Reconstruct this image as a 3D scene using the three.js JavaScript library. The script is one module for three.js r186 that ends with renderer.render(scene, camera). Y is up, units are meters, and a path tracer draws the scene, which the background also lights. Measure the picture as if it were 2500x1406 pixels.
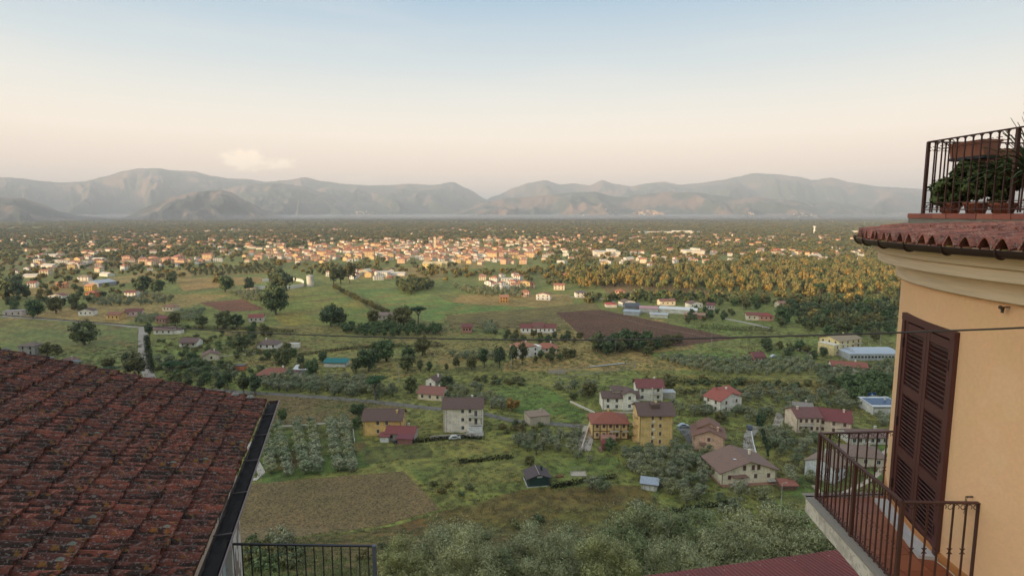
import * as THREE from 'three';
import { mergeGeometries } from 'three/addons/utils/BufferGeometryUtils.js';

// ------------------------------------------------------------------ camera, sky, sun, exposure
const EYE = 82, F = 1460, PITCH = Math.atan(181 / 1460);
const scene = new THREE.Scene();
const camera = new THREE.PerspectiveCamera(2 * Math.atan(701.9 / F) * 180 / Math.PI, 1024 / 575, 0.1, 60000);
camera.position.set(0, EYE, 0); camera.rotation.set(-PITCH, 0, 0);
const renderer = new THREE.WebGLRenderer({ antialias: true });
renderer.toneMapping = THREE.LinearToneMapping; renderer.toneMappingExposure = 1.5;
renderer.shadowMap.enabled = true;
const SUN_EL = 8.5 * Math.PI / 180, SUN_AZ = 52 * Math.PI / 180;   // low, behind the viewpoint and to its left
const sunDir = new THREE.Vector3(-Math.sin(SUN_AZ) * Math.cos(SUN_EL), Math.sin(SUN_EL), Math.cos(SUN_AZ) * Math.cos(SUN_EL));
const sun = new THREE.DirectionalLight(new THREE.Color().setRGB(1, 0.70, 0.38), 5.0);
sun.position.copy(sunDir).multiplyScalar(3000); sun.castShadow = true;
Object.assign(sun.shadow.camera, { left: -3000, right: 3000, top: 2000, bottom: -2000, near: 10, far: 12000 });
scene.add(sun, sun.target);

// ------------------------------------------------------------------ numbers
let seedState = 7;
function rng(seed) { let s = seed >>> 0; return () => { s = (s + 0x6D2B79F5) >>> 0; let t = Math.imul(s ^ (s >>> 15), 1 | s); t = (t + Math.imul(t ^ (t >>> 7), 61 | t)) ^ t; return ((t ^ (t >>> 14)) >>> 0) / 4294967296; }; }
const rand = rng(20240);
const rr = (a, b, r = rand) => a + (b - a) * r();
const clamp = (v, a = 0, b = 1) => Math.min(b, Math.max(a, v)), lerp = (a, b, t) => a + (b - a) * t;
const sstep = (a, b, v) => { const t = clamp((v - a) / (b - a)); return t * t * (3 - 2 * t); };
function hash2(x, y, s = 0) { let h = Math.imul(x | 0, 374761393) + Math.imul(y | 0, 668265263) + Math.imul(s | 0, 1442695041); h = Math.imul(h ^ (h >>> 13), 1274126177); return ((h ^ (h >>> 16)) >>> 0) / 4294967296; }
function noise(x, y, s = 0, per = 0) {      // value noise, tiles with period per when given
  const xi = Math.floor(x), yi = Math.floor(y), fx = x - xi, fy = y - yi, u = fx * fx * (3 - 2 * fx), v = fy * fy * (3 - 2 * fy);
  const w = per ? (a) => ((a % per) + per) % per : (a) => a;
  const a = hash2(w(xi), w(yi), s), b = hash2(w(xi + 1), w(yi), s), c = hash2(w(xi), w(yi + 1), s), d = hash2(w(xi + 1), w(yi + 1), s);
  return (a + (b - a) * u) * (1 - v) + (c + (d - c) * u) * v;
}
function fbm(x, y, o = 4, s = 0, per = 0) { let t = 0, a = 0.5, n = 0; for (let i = 0; i < o; i++) { t += a * noise(x, y, s + i, per); n += a; a *= 0.5; x *= 2; y *= 2; per *= 2; } return t / n; }

// ------------------------------------------------------------------ sky
{
  const W = 2048, H = 1024, data = new Float32Array(W * H * 4);
  const stops = [[-90, .30, .28, .25], [-2, .62, .53, .45], [1.5, .82, .59, .45], [4, .87, .668, .52], [7, .83, .72, .59], [10, .66, .645, .59], [13, .50, .555, .57], [18.5, .285, .41, .52], [30, .30, .40, .50], [90, .37, .44, .53]];
  const cl = (az, el, caz, cel, rx, ry, s) => { const u = (az - caz) / rx, v = (el - cel) / ry, d = 1 - u * u - v * v; return d < -1 ? 0 : sstep(.12, .6, d * 1.0 + (fbm(az * 1.7, el * 57.3 * 2.6, 5, s) - .5) * 2.2) ; };
  for (let j = 0; j < H; j++) for (let i = 0; i < W; i++) {
    const el = ((j + .5) / H - .5) * Math.PI, th = ((i + .5) / W - .5) * 2 * Math.PI, e = el * 180 / Math.PI;
    const dx = Math.cos(el) * Math.cos(th), dy = Math.sin(el), dz = Math.cos(el) * Math.sin(th);
    const az = Math.atan2(dx, -dz) * 180 / Math.PI;            // 0 straight ahead, positive to the right
    let k = 0; while (k < stops.length - 2 && stops[k + 1][0] < e) k++;
    const A = stops[k], B = stops[k + 1], t = clamp((e - A[0]) / (B[0] - A[0]));
    let c = [lerp(A[1], B[1], t), lerp(A[2], B[2], t), lerp(A[3], B[3], t)];
    // thin streaks of high cloud
    const st = sstep(.5, .78, fbm(az * .06 + e * .05, e * .55, 5, 11)) * sstep(2, 6, e) * (1 - sstep(16, 40, e)) * .07;
    c = [lerp(c[0], .86, st), lerp(c[1], .74, st), lerp(c[2], .62, st)];
    // small distant cumulus above the ridge
    const puff = Math.max(cl(az, e, -23.6, 4.6, 2.0, 1.0, 31), cl(az, e, -20.9, 4.3, 1.5, .5, 32), cl(az, e, -14.2, 3.2, 1.6, .35, 33) * .5) * sstep(2.6, 3.6, e);
    c = [lerp(c[0], 1.12, puff * .9), lerp(c[1], .90, puff * .9), lerp(c[2], .66, puff * .9)];
    // air around a low sun is brighter, broadly
    const g = Math.max(0, dx * sunDir.x + dy * sunDir.y + dz * sunDir.z), air = e > -3 ? 3.4 * g * g * g : 0;
    c = [c[0] * (1 + air * 1.25), c[1] * (1 + air * .95), c[2] * (1 + air * .62)];
    data.set([c[0], c[1], c[2], 1], (j * W + i) * 4);
  }
  const sky = new THREE.DataTexture(data, W, H, THREE.RGBAFormat, THREE.FloatType);
  sky.mapping = THREE.EquirectangularReflectionMapping; sky.magFilter = THREE.LinearFilter; sky.minFilter = THREE.LinearFilter; sky.wrapS = THREE.RepeatWrapping; sky.needsUpdate = true;
  scene.background = sky; scene.environment = sky;
}
scene.fog = new THREE.FogExp2(new THREE.Color().setRGB(.78, .87, 1.0), 7.0e-5);

// ------------------------------------------------------------------ terrain and pixel helpers
function ground(x, z) {
  const d = -z;
  if (d >= 150) return 0;
  let h;
  if (d >= 36) h = 56 * Math.pow((150 - d) / 114, 1.25);
  else {
    const top = 203 + 14 * (noise(x / 160, 3.3, 5) - .5) + 12 * (noise(x / 45, 1.7, 6) - .5) + 5 * (noise(x / 14, 7.7, 8) - .5);
    const t = clamp((36 - d) / 286); h = lerp(56, top, t * .95 + .05 * t * t) ;
    if (d < -250) h = top * clamp(1 - (-250 - d) / 700);
  }
  return h;
}
const CP = Math.cos(PITCH), SP = Math.sin(PITCH);
function ray(px, py) { const X = (px - 1250) / F, Y = -(py - 703) / F; return new THREE.Vector3(X, Y * CP - SP, -(CP + Y * SP)); }
function G(px, py) {                                     // where the ground lies in that direction
  const r = ray(px, py); let lo = 20, hi = 30000;
  for (let i = 0; i < 60; i++) { const m = (lo + hi) / 2; if (EYE + r.y * m > ground(r.x * m, r.z * m)) lo = m; else hi = m; }
  return new THREE.Vector3(r.x * lo, ground(r.x * lo, r.z * lo), r.z * lo);
}
const perM = (p) => F / (-p.z * CP + (EYE - p.y) * SP);   // photo pixels per metre at a point
function toPx(p) { const y = p.y - EYE, d = -p.z; const zc = d * CP - y * SP, yc = y * CP + d * SP; return [1250 + F * p.x / zc, 703 - F * yc / zc, zc]; }
function atHeight(px, py, y) { const r = ray(px, py), t = (y - EYE) / r.y; return new THREE.Vector3(r.x * t, y, r.z * t); }
function inPoly(x, y, P) { let c = false; for (let i = 0, j = P.length - 1; i < P.length; j = i++) if ((P[i][1] > y) !== (P[j][1] > y) && x < (P[j][0] - P[i][0]) * (y - P[i][1]) / (P[j][1] - P[i][1]) + P[i][0]) c = !c; return c; }

// ------------------------------------------------------------------ names, things, parts
const used = new Map();
function numbered(n) { const k = used.get(n) || 0; used.set(n, k + 1); return k ? n + '_' + String(k).padStart(3, '0') : n; }
function shadowed(o) { o.castShadow = o.receiveShadow = true; return o; }
function thing(name, label, category, pos = [0, 0, 0], turn = 0, group) {
  const o = new THREE.Group(); o.name = numbered(name); scene.add(o);
  o.position.set(...pos); o.rotation.y = turn; o.userData = { label, category };
  if (group) o.userData.group = group;
  return o;
}
function part(name, geo, m, parent) { const o = shadowed(new THREE.Mesh(geo, m)); o.name = name; parent.add(o); return o; }
function struct(name, geo, m) { const o = shadowed(new THREE.Mesh(geo, m)); o.name = numbered(name); o.userData = { kind: 'structure' }; scene.add(o); return o; }
function single(name, geo, m, label, category, group) { const o = shadowed(new THREE.Mesh(geo, m)); o.name = numbered(name); o.userData = { label, category }; if (group) o.userData.group = group; scene.add(o); return o; }

// ------------------------------------------------------------------ geometry helpers
const V3 = (x, y, z) => new THREE.Vector3(x, y, z);
function box(w, h, d, x = 0, y = 0, z = 0) { const g = new THREE.BoxGeometry(w, h, d); g.translate(x, y, z); return g; }
function uvm(g, s = 1) {                                  // uv in metres by the way each face points
  if (g.index) g = g.toNonIndexed();
  const p = g.attributes.position, n = p.count, uv = new Float32Array(n * 2), a = V3(0, 0, 0), b = V3(0, 0, 0), c = V3(0, 0, 0);
  for (let i = 0; i < n; i += 3) {
    a.fromBufferAttribute(p, i); b.fromBufferAttribute(p, i + 1); c.fromBufferAttribute(p, i + 2);
    const nn = b.clone().sub(a).cross(c.clone().sub(a)), ax = Math.abs(nn.x), ay = Math.abs(nn.y), az = Math.abs(nn.z);
    [a, b, c].forEach((v, k) => { const q = ay >= ax && ay >= az ? [v.x, v.z] : ax >= az ? [v.z, v.y] : [v.x, v.y]; uv[(i + k) * 2] = q[0] * s; uv[(i + k) * 2 + 1] = q[1] * s; });
  }
  g.setAttribute('uv', new THREE.BufferAttribute(uv, 2)); return g;
}
const merge = (l) => mergeGeometries(l.map((g) => { g = g.index ? g.toNonIndexed() : g; for (const k of Object.keys(g.attributes)) if (!['position', 'normal', 'uv'].includes(k)) g.deleteAttribute(k); return g; }));
function beam(a, b, w, h) {                               // square bar from a to b
  const d = b.clone().sub(a), g = new THREE.BoxGeometry(w, h, d.length());
  const up = Math.abs(d.y) > .95 * d.length() ? V3(1, 0, 0) : V3(0, 1, 0), zf = d.clone().normalize(), xf = up.clone().cross(zf).normalize(), yf = zf.clone().cross(xf);
  g.applyMatrix4(new THREE.Matrix4().makeBasis(xf, yf, zf)); g.translate((a.x + b.x) / 2, (a.y + b.y) / 2, (a.z + b.z) / 2); return g;
}
const tube = (pts, r, seg = 24, rad = 6) => new THREE.TubeGeometry(new THREE.CatmullRomCurve3(pts), seg, r, rad, false);
function raw(pos, idx, uv) { const g = new THREE.BufferGeometry(); g.setAttribute('position', new THREE.Float32BufferAttribute(pos, 3)); if (uv) g.setAttribute('uv', new THREE.Float32BufferAttribute(uv, 2)); g.setIndex(idx); g.computeVertexNormals(); return g; }

// ------------------------------------------------------------------ textures and materials
function tex(n, fn, srgb = false, rep = 1) {
  const d = new Uint8Array(n * n * 4);
  for (let j = 0; j < n; j++) for (let i = 0; i < n; i++) { const c = fn(i / n, j / n); for (let k = 0; k < 3; k++) d[(j * n + i) * 4 + k] = clamp(Array.isArray(c) ? c[k] : c) * 255; d[(j * n + i) * 4 + 3] = 255; }
  const t = new THREE.DataTexture(d, n, n, THREE.RGBAFormat); t.wrapS = t.wrapT = THREE.RepeatWrapping; t.magFilter = THREE.LinearFilter; t.minFilter = THREE.LinearMipmapLinearFilter; t.generateMipmaps = true;
  if (srgb) t.colorSpace = THREE.SRGBColorSpace; t.repeat.set(rep, rep); t.needsUpdate = true; return t;
}
const rep = (t, r) => { const c = t.clone(); c.repeat.set(r, r); c.needsUpdate = true; return c; };
const T = {
  plaster: tex(512, (u, v) => { const b = fbm(u * 5, v * 5, 5, 21, 5), st = sstep(.55, .75, fbm(u * 40, v * 3, 4, 22, 40)), ch = sstep(.66, .72, fbm(u * 12, v * 12, 4, 23, 12)); return clamp(.90 + .5 * (b - .5) - .20 * st - .22 * ch, .3, 1); }),
  stucco: tex(512, (u, v) => .80 + .20 * clamp(.5 + (fbm(u * 6, v * 6, 5, 1, 6) - .5) * 1.6) - .10 * sstep(.62, .75, fbm(u * 14, v * 5, 3, 4, 14)) * 0),
  grain: tex(256, (u, v) => .5 + .5 * (fbm(u * 32, v * 32, 4, 2, 32) - .5) * 2, false),
  earth: tex(512, (u, v) => { const n = fbm(u * 24, v * 24, 5, 3, 24), m = fbm(u * 4, v * 4, 3, 9, 4); return .55 + .45 * clamp(n * .75 + m * .5 - .1); }),
  furrow: tex(512, (u, v) => { const n = fbm(u * 40, v * 40, 4, 5, 40), f = .5 + .5 * Math.sin(v * 32 * 2 * Math.PI + 3 * fbm(u * 8, v * 8, 2, 6, 8)); return clamp(.62 + 1.5 * (n - .5) + .26 * (f - .5), .12, 1); }),
  grass: tex(1024, (u, v) => { const n = fbm(u * 90, v * 90, 3, 7, 90), m = fbm(u * 12, v * 12, 4, 8, 12), w = sstep(.5, .7, fbm(u * 30, v * 22, 3, 18, 30) ); const k = clamp(.62 + .8 * (n - .5) + 1.0 * (m - .5), .18, 1); return [k * (1 + .2 * w), k * (1 + .02 * w), k * (.96 - .14 * w)]; }),
  roof: tex(512, (u, v) => { const n = fbm(u * 40, v * 40, 4, 12, 40), row = .5 + .5 * Math.sin(u * 20 * 2 * Math.PI), st = hash2(Math.floor(u * 20), Math.floor(v * 14), 4); return .52 + .22 * n + .16 * row + .18 * (st - .5); }),
};
const mats = new Map();
function M(r, g, b, o = {}) {
  const key = [r, g, b, o.map && o.map.uuid, o.rough, o.metal, o.bump && o.bump.uuid, o.bs, o.vc, o.rep, o.tr].join();
  if (mats.has(key)) return mats.get(key);
  const m = new THREE.MeshStandardMaterial({ color: new THREE.Color().setRGB(r, g, b), roughness: o.rough ?? .9, metalness: o.metal ?? 0, side: THREE.DoubleSide, vertexColors: !!o.vc });
  if (o.map) m.map = o.rep ? rep(o.map, o.rep) : o.map;
  if (o.bump) { m.bumpMap = o.bumpRep ? rep(o.bump, o.bumpRep) : o.bump; m.bumpScale = o.bs ?? .01; }
  mats.set(key, m); return m;
}
// ------------------------------------------------------------------ the ground: one sheet out to the horizon
const mixc = (a, b, t) => [lerp(a[0], b[0], t), lerp(a[1], b[1], t), lerp(a[2], b[2], t)];
function groundColour(x, z) {
  let c = mixc([.130, .15, .06], [.165, .145, .072], sstep(.38, .66, fbm(x / 38, z / 38, 4, 40)));
  c = mixc(c, [.10, .175, .055], sstep(.52, .72, fbm(x / 70 + 9, z / 70, 3, 41)) * .75);
  c = mixc(c, [.15, .095, .062], sstep(.66, .8, fbm(x / 11, z / 11, 3, 42)) * .5);
  {                                                                  // patchwork of old field strips
    const sx = 110, sz = 150, wx = x + 40 * (noise(x / 200, z / 200, 51) - .5), wz = z + 40 * (noise(x / 180, z / 220, 52) - .5);
    const k = hash2(Math.floor(wx / sx + .37 * Math.floor(wz / sz)), Math.floor(wz / sz), 53);
    const f = k < .52 ? [.155, .20, .075] : k < .70 ? [.30, .23, .13] : k < .80 ? [.20, .125, .088] : [.12, .14, .06];
    c = mixc(c, f, .62);
  }
  const m = .82 + .36 * noise(x / 4, z / 4, 45);
  return [c[0] * m, c[1] * m, c[2] * m];
}
{
  const az = []; for (let a = -180; a < -52; a += 4) az.push(a); for (let a = -52; a <= 52; a += .25) az.push(a); for (let a = 56; a <= 180; a += 4) az.push(a);
  const rs = [.5]; let r = 3; while (r < 42000) { rs.push(r); r *= r < 40 ? 1.12 : r < 2500 ? 1.013 : 1.03; }
  const pos = [], col = [], uv = [], idx = [], n = az.length;
  for (const R of rs) for (const a of az) { const x = Math.sin(a * Math.PI / 180) * R, z = -Math.cos(a * Math.PI / 180) * R; pos.push(x, ground(x, z), z); uv.push(x / 26, z / 26); col.push(...groundColour(x, z)); }
  for (let i = 0; i < rs.length - 1; i++) for (let j = 0; j < n - 1; j++) { const p = i * n + j; idx.push(p, p + 1, p + n, p + 1, p + n + 1, p + n); }
  const g = raw(pos, idx, uv); g.setAttribute('color', new THREE.Float32BufferAttribute(col, 3));
  struct('ground', g, M(1.72, 1.45, .84, { vc: 1, map: T.grass, rough: 1 }));
}
// a piece of land: polygon given in photo pixels, cut into cells that follow the terrain
let layer = 0;
function clipCell(P, x0, x1, z0, z1) {
  const cut = (Q, ax, v, s) => { const o = []; for (let i = 0; i < Q.length; i++) { const a = Q[i], b = Q[(i + 1) % Q.length], ia = s * (a[ax] - v) <= 0, ib = s * (b[ax] - v) <= 0; if (ia) o.push(a); if (ia !== ib) { const t = (v - a[ax]) / (b[ax] - a[ax]); o.push([lerp(a[0], b[0], t), lerp(a[1], b[1], t)]); } } return o; };
  return cut(cut(cut(cut(P, 0, x1, 1), 0, x0, -1), 1, z1, 1), 1, z0, -1);
}
function landGeo(W, colour, cell, uvs, lift, turn = 0) {
  const xs = W.map((p) => p[0]), zs = W.map((p) => p[1]), pos = [], col = [], uv = [], idx = [], ct = Math.cos(turn), st = Math.sin(turn);
  for (let x = Math.min(...xs); x < Math.max(...xs); x += cell) for (let z = Math.min(...zs); z < Math.max(...zs); z += cell) {
    const Q = clipCell(W, x, x + cell, z, z + cell); if (Q.length < 3) continue;
    const b = pos.length / 3;
    for (const [a, c] of Q) { pos.push(a, ground(a, c) + lift, c); uv.push((a * ct + c * st) * uvs, (c * ct - a * st) * uvs); col.push(...colour(a, c)); }
    for (let k = 1; k < Q.length - 1; k++) idx.push(b, b + k, b + k + 1);
  }
  const g = raw(pos, idx, uv); g.setAttribute('color', new THREE.Float32BufferAttribute(col, 3)); return g;
}
function field(name, poly, colours, o = {}) {
  const W0 = poly.map(([x, y]) => { const p = G(x, y); return [p.x, p.z]; }), W = [];
  W0.forEach((a, i) => { const b = W0[(i + 1) % W0.length], L = Math.hypot(a[0] - b[0], a[1] - b[1]), n = Math.max(1, Math.round(L / 6)); for (let k = 0; k < n; k++) { const t = k / n, j = o.ragged ?? 1.3; W.push([lerp(a[0], b[0], t) + (k ? rr(-j, j) : 0), lerp(a[1], b[1], t) + (k ? rr(-j, j) : 0)]); } });
  layer++;
  const [c0, c1, c2] = colours, s = o.scale ?? 30, sd = layer * 7;
  const fn = (x, z) => { let c = mixc(c0, c1, sstep(.35, .65, fbm(x / s, z / s, 4, sd))); if (c2) c = mixc(c, c2, sstep(.58, .75, fbm(x / 9, z / 9, 3, sd + 3))); const m = .86 + .28 * noise(x / 3, z / 3, sd); return [c[0] * m, c[1] * m, c[2] * m]; };
  const far = Math.max(...W0.map((p) => -p[1]));
  return struct(name, landGeo(W, fn, o.cell ?? (far > 500 ? 12 : 4), 1 / (o.tile ?? 26), .02 + layer * .004, o.turn ?? 0), M(1.72, 1.45, .84, { vc: 1, map: o.map ?? T.grass, rough: 1 }));
}
function ribbon(name, pts, width, colour, o = {}) {
  const P = pts.map(([x, y]) => G(x, y)), C = new THREE.CatmullRomCurve3(P, false, 'centripetal'), n = Math.max(6, Math.round(C.getLength() / 5)), L = [], Rr = [];
  for (let i = 0; i <= n; i++) { const p = C.getPointAt(i / n), t = C.getTangentAt(i / n), q = V3(-t.z, 0, t.x).normalize().multiplyScalar(width / 2 * rr(.94, 1.06)); L.push([p.x + q.x, p.z + q.z]); Rr.push([p.x - q.x, p.z - q.z]); }
  layer++;
  const pos = [], idx = [], uv = [];
  for (let i = 0; i <= n; i++) for (let k = 0; k <= 2; k++) { const x = lerp(L[i][0], Rr[i][0], k / 2), z = lerp(L[i][1], Rr[i][1], k / 2); pos.push(x, ground(x, z) + .03 + layer * .004, z); uv.push(x / 9, z / 9); }
  for (let i = 0; i < n; i++) for (let k = 0; k < 2; k++) { const p = i * 3 + k; idx.push(p, p + 1, p + 3, p + 1, p + 4, p + 3); }
  return struct(name, raw(pos, idx, uv), M(colour[0] * 1.3, colour[1] * 1.22, colour[2] * 1.08, { map: T.earth, rough: 1 }));
}
const GREEN = [[.11, .19, .065], [.15, .20, .075], [.19, .19, .085]], LUSH = [[.085, .155, .045], [.115, .175, .06], [.15, .17, .07]], DRY = [[.15, .165, .07], [.18, .17, .08], [.14, .11, .065]];
field('meadow', [[0, 785], [100, 776], [342, 797], [342, 905], [330, 960], [-260, 960], [-260, 790]], [[.125, .165, .075], [.17, .18, .085], [.145, .11, .065]], { scale: 45 });
field('meadow', [[590, 872], [700, 862], [960, 838], [1240, 848], [1250, 880], [1060, 905], [960, 925], [600, 900]], [[.15, .19, .08], [.19, .185, .09], [.20, .16, .085]], { scale: 40 });
field('meadow', [[520, 800], [830, 792], [1180, 815], [1400, 830], [1240, 850], [960, 838], [700, 862], [600, 850]], DRY);
field('meadow', [[700, 712], [828, 712], [965, 790], [690, 795], [660, 760]], [[.13, .19, .06], [.22, .20, .06], [.17, .15, .08]], { scale: 60 });
field('meadow', [[858, 706], [1000, 700], [1060, 720], [1110, 740], [1320, 752], [1090, 768], [1085, 790], [990, 775]], [[.115, .20, .07], [.15, .21, .085], [.2, .19, .08]], { scale: 60 });
field('fallow_field', [[1090, 770], [1320, 752], [1450, 738], [1465, 757], [1358, 765], [1400, 805], [1100, 800]], [[.135, .125, .065], [.165, .15, .075], [.11, .10, .06]], { scale: 50 });
field('ploughed_field', [[1358, 763], [1466, 756], [1640, 792], [1800, 826], [1660, 846], [1432, 832]], [[.115, .062, .046], [.14, .075, .055], [.10, .056, .044]], { map: T.furrow, tile: 24, turn: .9, ragged: .3 });
field('ploughed_field', [[490, 739], [592, 730], [645, 756], [547, 762]], [[.17, .075, .06], [.19, .09, .07], [.15, .07, .06]], { map: T.furrow, tile: 30, turn: .3 });
field('meadow', [[1190, 943], [1300, 936], [1345, 950], [1430, 1010], [1420, 1034], [1330, 1030], [1250, 1000]], LUSH);
field('meadow', [[1590, 862], [1700, 850], [1830, 848], [1990, 853], [1960, 880], [1600, 880]], GREEN);
field('meadow', [[1560, 905], [1700, 915], [1960, 925], [2180, 935], [2180, 960], [1640, 965]], [[.16, .17, .06], [.20, .17, .07], [.13, .14, .06]]);
field('stubble_field', [[582, 1183], [986, 1150], [1074, 1243], [980, 1270], [720, 1310], [585, 1325]], [[.145, .115, .072], [.17, .13, .085], [.115, .10, .055]], { map: T.furrow, tile: 16, turn: -.15, scale: 9, ragged: .25 });
field('fallow_field', [[470, 952], [650, 962], [985, 992], [880, 1030], [640, 1040], [480, 1010]], [[.15, .115, .07], [.17, .14, .075], [.13, .125, .06]], { map: T.furrow, tile: 18, turn: .2 });
field('orchard_grass', [[625, 1040], [870, 1027], [905, 1140], [640, 1180], [618, 1120]], [[.085, .15, .055], [.125, .15, .065], [.15, .12, .07]]);
field('vegetable_plot', [[888, 1090], [1040, 1082], [1062, 1112], [900, 1132]], [[.075, .10, .04], [.10, .12, .05], [.07, .08, .04]]);
field('lawn', [[1060, 1085], [1240, 1060], [1250, 1100], [1060, 1130]], [[.12, .19, .06], [.16, .18, .07], [.18, .15, .08]]);
field('lawn', [[985, 1140], [1290, 1118], [1510, 1108], [1530, 1165], [1350, 1175], [1050, 1185]], [[.105, .155, .055], [.15, .165, .07], [.19, .16, .08]], { scale: 16 });
field('rough_grass', [[700, 1315], [1080, 1248], [1280, 1195], [1560, 1185], [1650, 1260], [1500, 1340], [1250, 1370], [900, 1420], [690, 1420]], [[.115, .095, .042], [.105, .115, .042], [.125, .085, .045]], { scale: 12 });
field('lawn', [[1900, 1200], [1990, 1130], [2200, 1070], [2200, 1240], [1960, 1290], [1890, 1260]], [[.08, .14, .045], [.10, .155, .05], [.14, .15, .065]]);
field('meadow', [[420, 680], [640, 676], [640, 690], [450, 712]], [[.27, .20, .11], [.22, .2, .09], [.2, .15, .08]]);
field('meadow', [[600, 715], [640, 712], [640, 735], [590, 728]], GREEN);
field('vineyard_ground', [[455, 655], [660, 645], [665, 668], [470, 676]], [[.17, .16, .07], [.2, .17, .08], [.16, .12, .07]]);
// roads and paths
ribbon('lane', [[349, 800], [349, 840], [352, 880], [368, 930]], 5.2, [.34, .30, .28]);
ribbon('road', [[430, 944], [560, 956], [700, 964], [850, 975], [985, 989], [1080, 1000]], 4.2, [.17, .155, .145]);
ribbon('road', [[1180, 1010], [1260, 1028], [1340, 1034], [1430, 1042]], 4, [.17, .16, .15]);
ribbon('lane', [[0, 773], [120, 780], [250, 789], [349, 800], [450, 800]], 4.5, [.3, .27, .24]);
ribbon('driveway', [[1842, 1040], [1826, 1075], [1838, 1125]], 3.6, [.33, .31, .29]);
ribbon('driveway', [[1668, 1045], [1690, 1065], [1700, 1098]], 6, [.18, .18, .185]);
ribbon('driveway', [[1424, 1100], [1434, 1066], [1440, 1040]], 5, [.42, .38, .35]);
ribbon('footpath', [[585, 1172], [634, 1168], [622, 1120], [606, 1080]], 2.2, [.5, .46, .43]);
ribbon('footpath', [[380, 880], [450, 882], [560, 868], [700, 858]], 1.6, [.4, .36, .32]);
ribbon('footpath', [[660, 1042], [740, 1038], [870, 1027]], 2, [.36, .33, .28]);
ribbon('footpath', [[1930, 845], [1960, 856], [1985, 868]], 3, [.45, .38, .3]);
ribbon('road', [[1770, 778], [1830, 790], [1880, 802]], 4, [.42, .38, .34]);
ribbon('road', [[1390, 725], [1470, 730], [1500, 738]], 4, [.4, .36, .32]);
ribbon('garden_path', [[1985, 1185], [1996, 1200], [2030, 1210], [2090, 1190], [2150, 1150], [2155, 1110], [2170, 1095]], 1.5, [.5, .42, .36]);
ribbon('road', [[1890, 1060], [1900, 1030], [1906, 1008]], 3.2, [.38, .34, .3]);

ribbon('footpath', [[1425, 762], [1500, 774], [1570, 792], [1640, 806], [1760, 829]], 1.1, [.24, .16, .12]);
// ------------------------------------------------------------------ hills and mountains
const slopes = [];
function range(name, pts, dist, front, back, seed, o = {}) {
  const crest = (px) => { let k = 0; while (k < pts.length - 2 && pts[k + 1][0] < px) k++; const a = pts[k], b = pts[k + 1]; let t = clamp((px - a[0]) / (b[0] - a[0])); t = t * t * (3 - 2 * t) * .5 + t * .5; return lerp(a[1], b[1], t); };
  const n = Math.round((pts.at(-1)[0] - pts[0][0]) / 3), rows = 72, bk = 10, pos = [], col = [], idx = [];
  const H = (px, t) => {                                   // height at column px, t = 0 foot, 1 crest
    const r = ray(px, crest(px)), D = Math.hypot(r.x, r.z), top = EYE + dist * r.y / D + (o.drop || 0);
    const s = px / 1460 * dist, k = o.spur || 900, w = (fbm(s / 2200, t * 1.3, 2, seed + 5) - .5) * 1.4;
    const rid = 1 - Math.abs(2 * fbm(s / k + w + t * .35, t * .8 + 3, 4, seed) - 1);
    const rid2 = 1 - Math.abs(2 * fbm(s / (k * .33) + w * 2, t * 2.2, 3, seed + 9) - 1);
    const rid3 = 1 - Math.abs(2 * fbm(s / (k * .12) + w * 3, t * 5, 3, seed + 15) - 1);
    const p = lerp(3.0, .7, sstep(.5, .98, rid)), q = 1 - (.30 * (1 - rid2) + .13 * (1 - rid3)) * Math.sin(Math.PI * Math.pow(t, .8));
    return Math.max(-4, top) * Math.pow(t, p) * q;
  };
  const at = (px, t) => { const r = ray(px, crest(px)), D = Math.hypot(r.x, r.z), R = dist - front * (1 - t); return [r.x / D * R, H(px, t), r.z / D * R]; };
  for (let j = 0; j <= rows + bk; j++) for (let i = 0; i <= n; i++) {
    const px = lerp(pts[0][0], pts.at(-1)[0], i / n);
    if (j <= rows) { const t = j / rows, p = at(px, t); pos.push(p[0], p[1] - (t === 0 ? 12 : 0) + (t > .95 ? 7 * (hash2(i, j, seed) - .5) * dist / 12000 : 0), p[2]);
      const v = fbm(p[0] / 620, p[2] / 620, 5, seed + 20), w = fbm(p[0] / 130, p[2] / 130, 3, seed + 22), b = sstep(.50, .64, v * .75 + w * .25 + (o.bare ?? .03));
      const c = mixc(o.c0 || [.055, .068, .045], o.c1 || [.19, .125, .095], b * .9), m = .8 + .4 * w; col.push(c[0] * m, c[1] * m, c[2] * m); }  // bare patches, with the pink of low sunlight put into their colour
    else { const u = (j - rows) / bk, p = at(px, 1), D = Math.hypot(p[0], p[2]), f = (D + back * u) / D; pos.push(p[0] * f, p[1] * (1 - u) - 30 * u, p[2] * f); col.push(.06, .07, .045); }
  }
  for (let j = 0; j < rows + bk; j++) for (let i = 0; i < n; i++) { const p = j * (n + 1) + i; idx.push(p, p + 1, p + n + 1, p + 1, p + n + 2, p + n + 1); }
  const g = raw(pos, idx); g.setAttribute('color', new THREE.Float32BufferAttribute(col, 3));
  struct(name, g, M(1, 1, 1, { vc: 1, rough: 1 }));
  return at;
}
range('mountain_range', [[-500, 480], [-350, 440], [-200, 420], [-80, 428], [0, 433], [45, 435], [100, 442], [150, 446], [205, 443], [260, 430], [300, 418], [340, 411], [385, 411], [420, 416], [470, 418], [520, 430], [560, 436], [600, 437], [650, 444], [700, 440], [745, 433], [790, 443], [850, 450], [900, 453], [950, 452], [1000, 449], [1060, 452], [1105, 444], [1140, 460], [1190, 488], [1230, 510], [1290, 530]], 19000, 6800, 4000, 101, { spur: 1900 });
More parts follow.
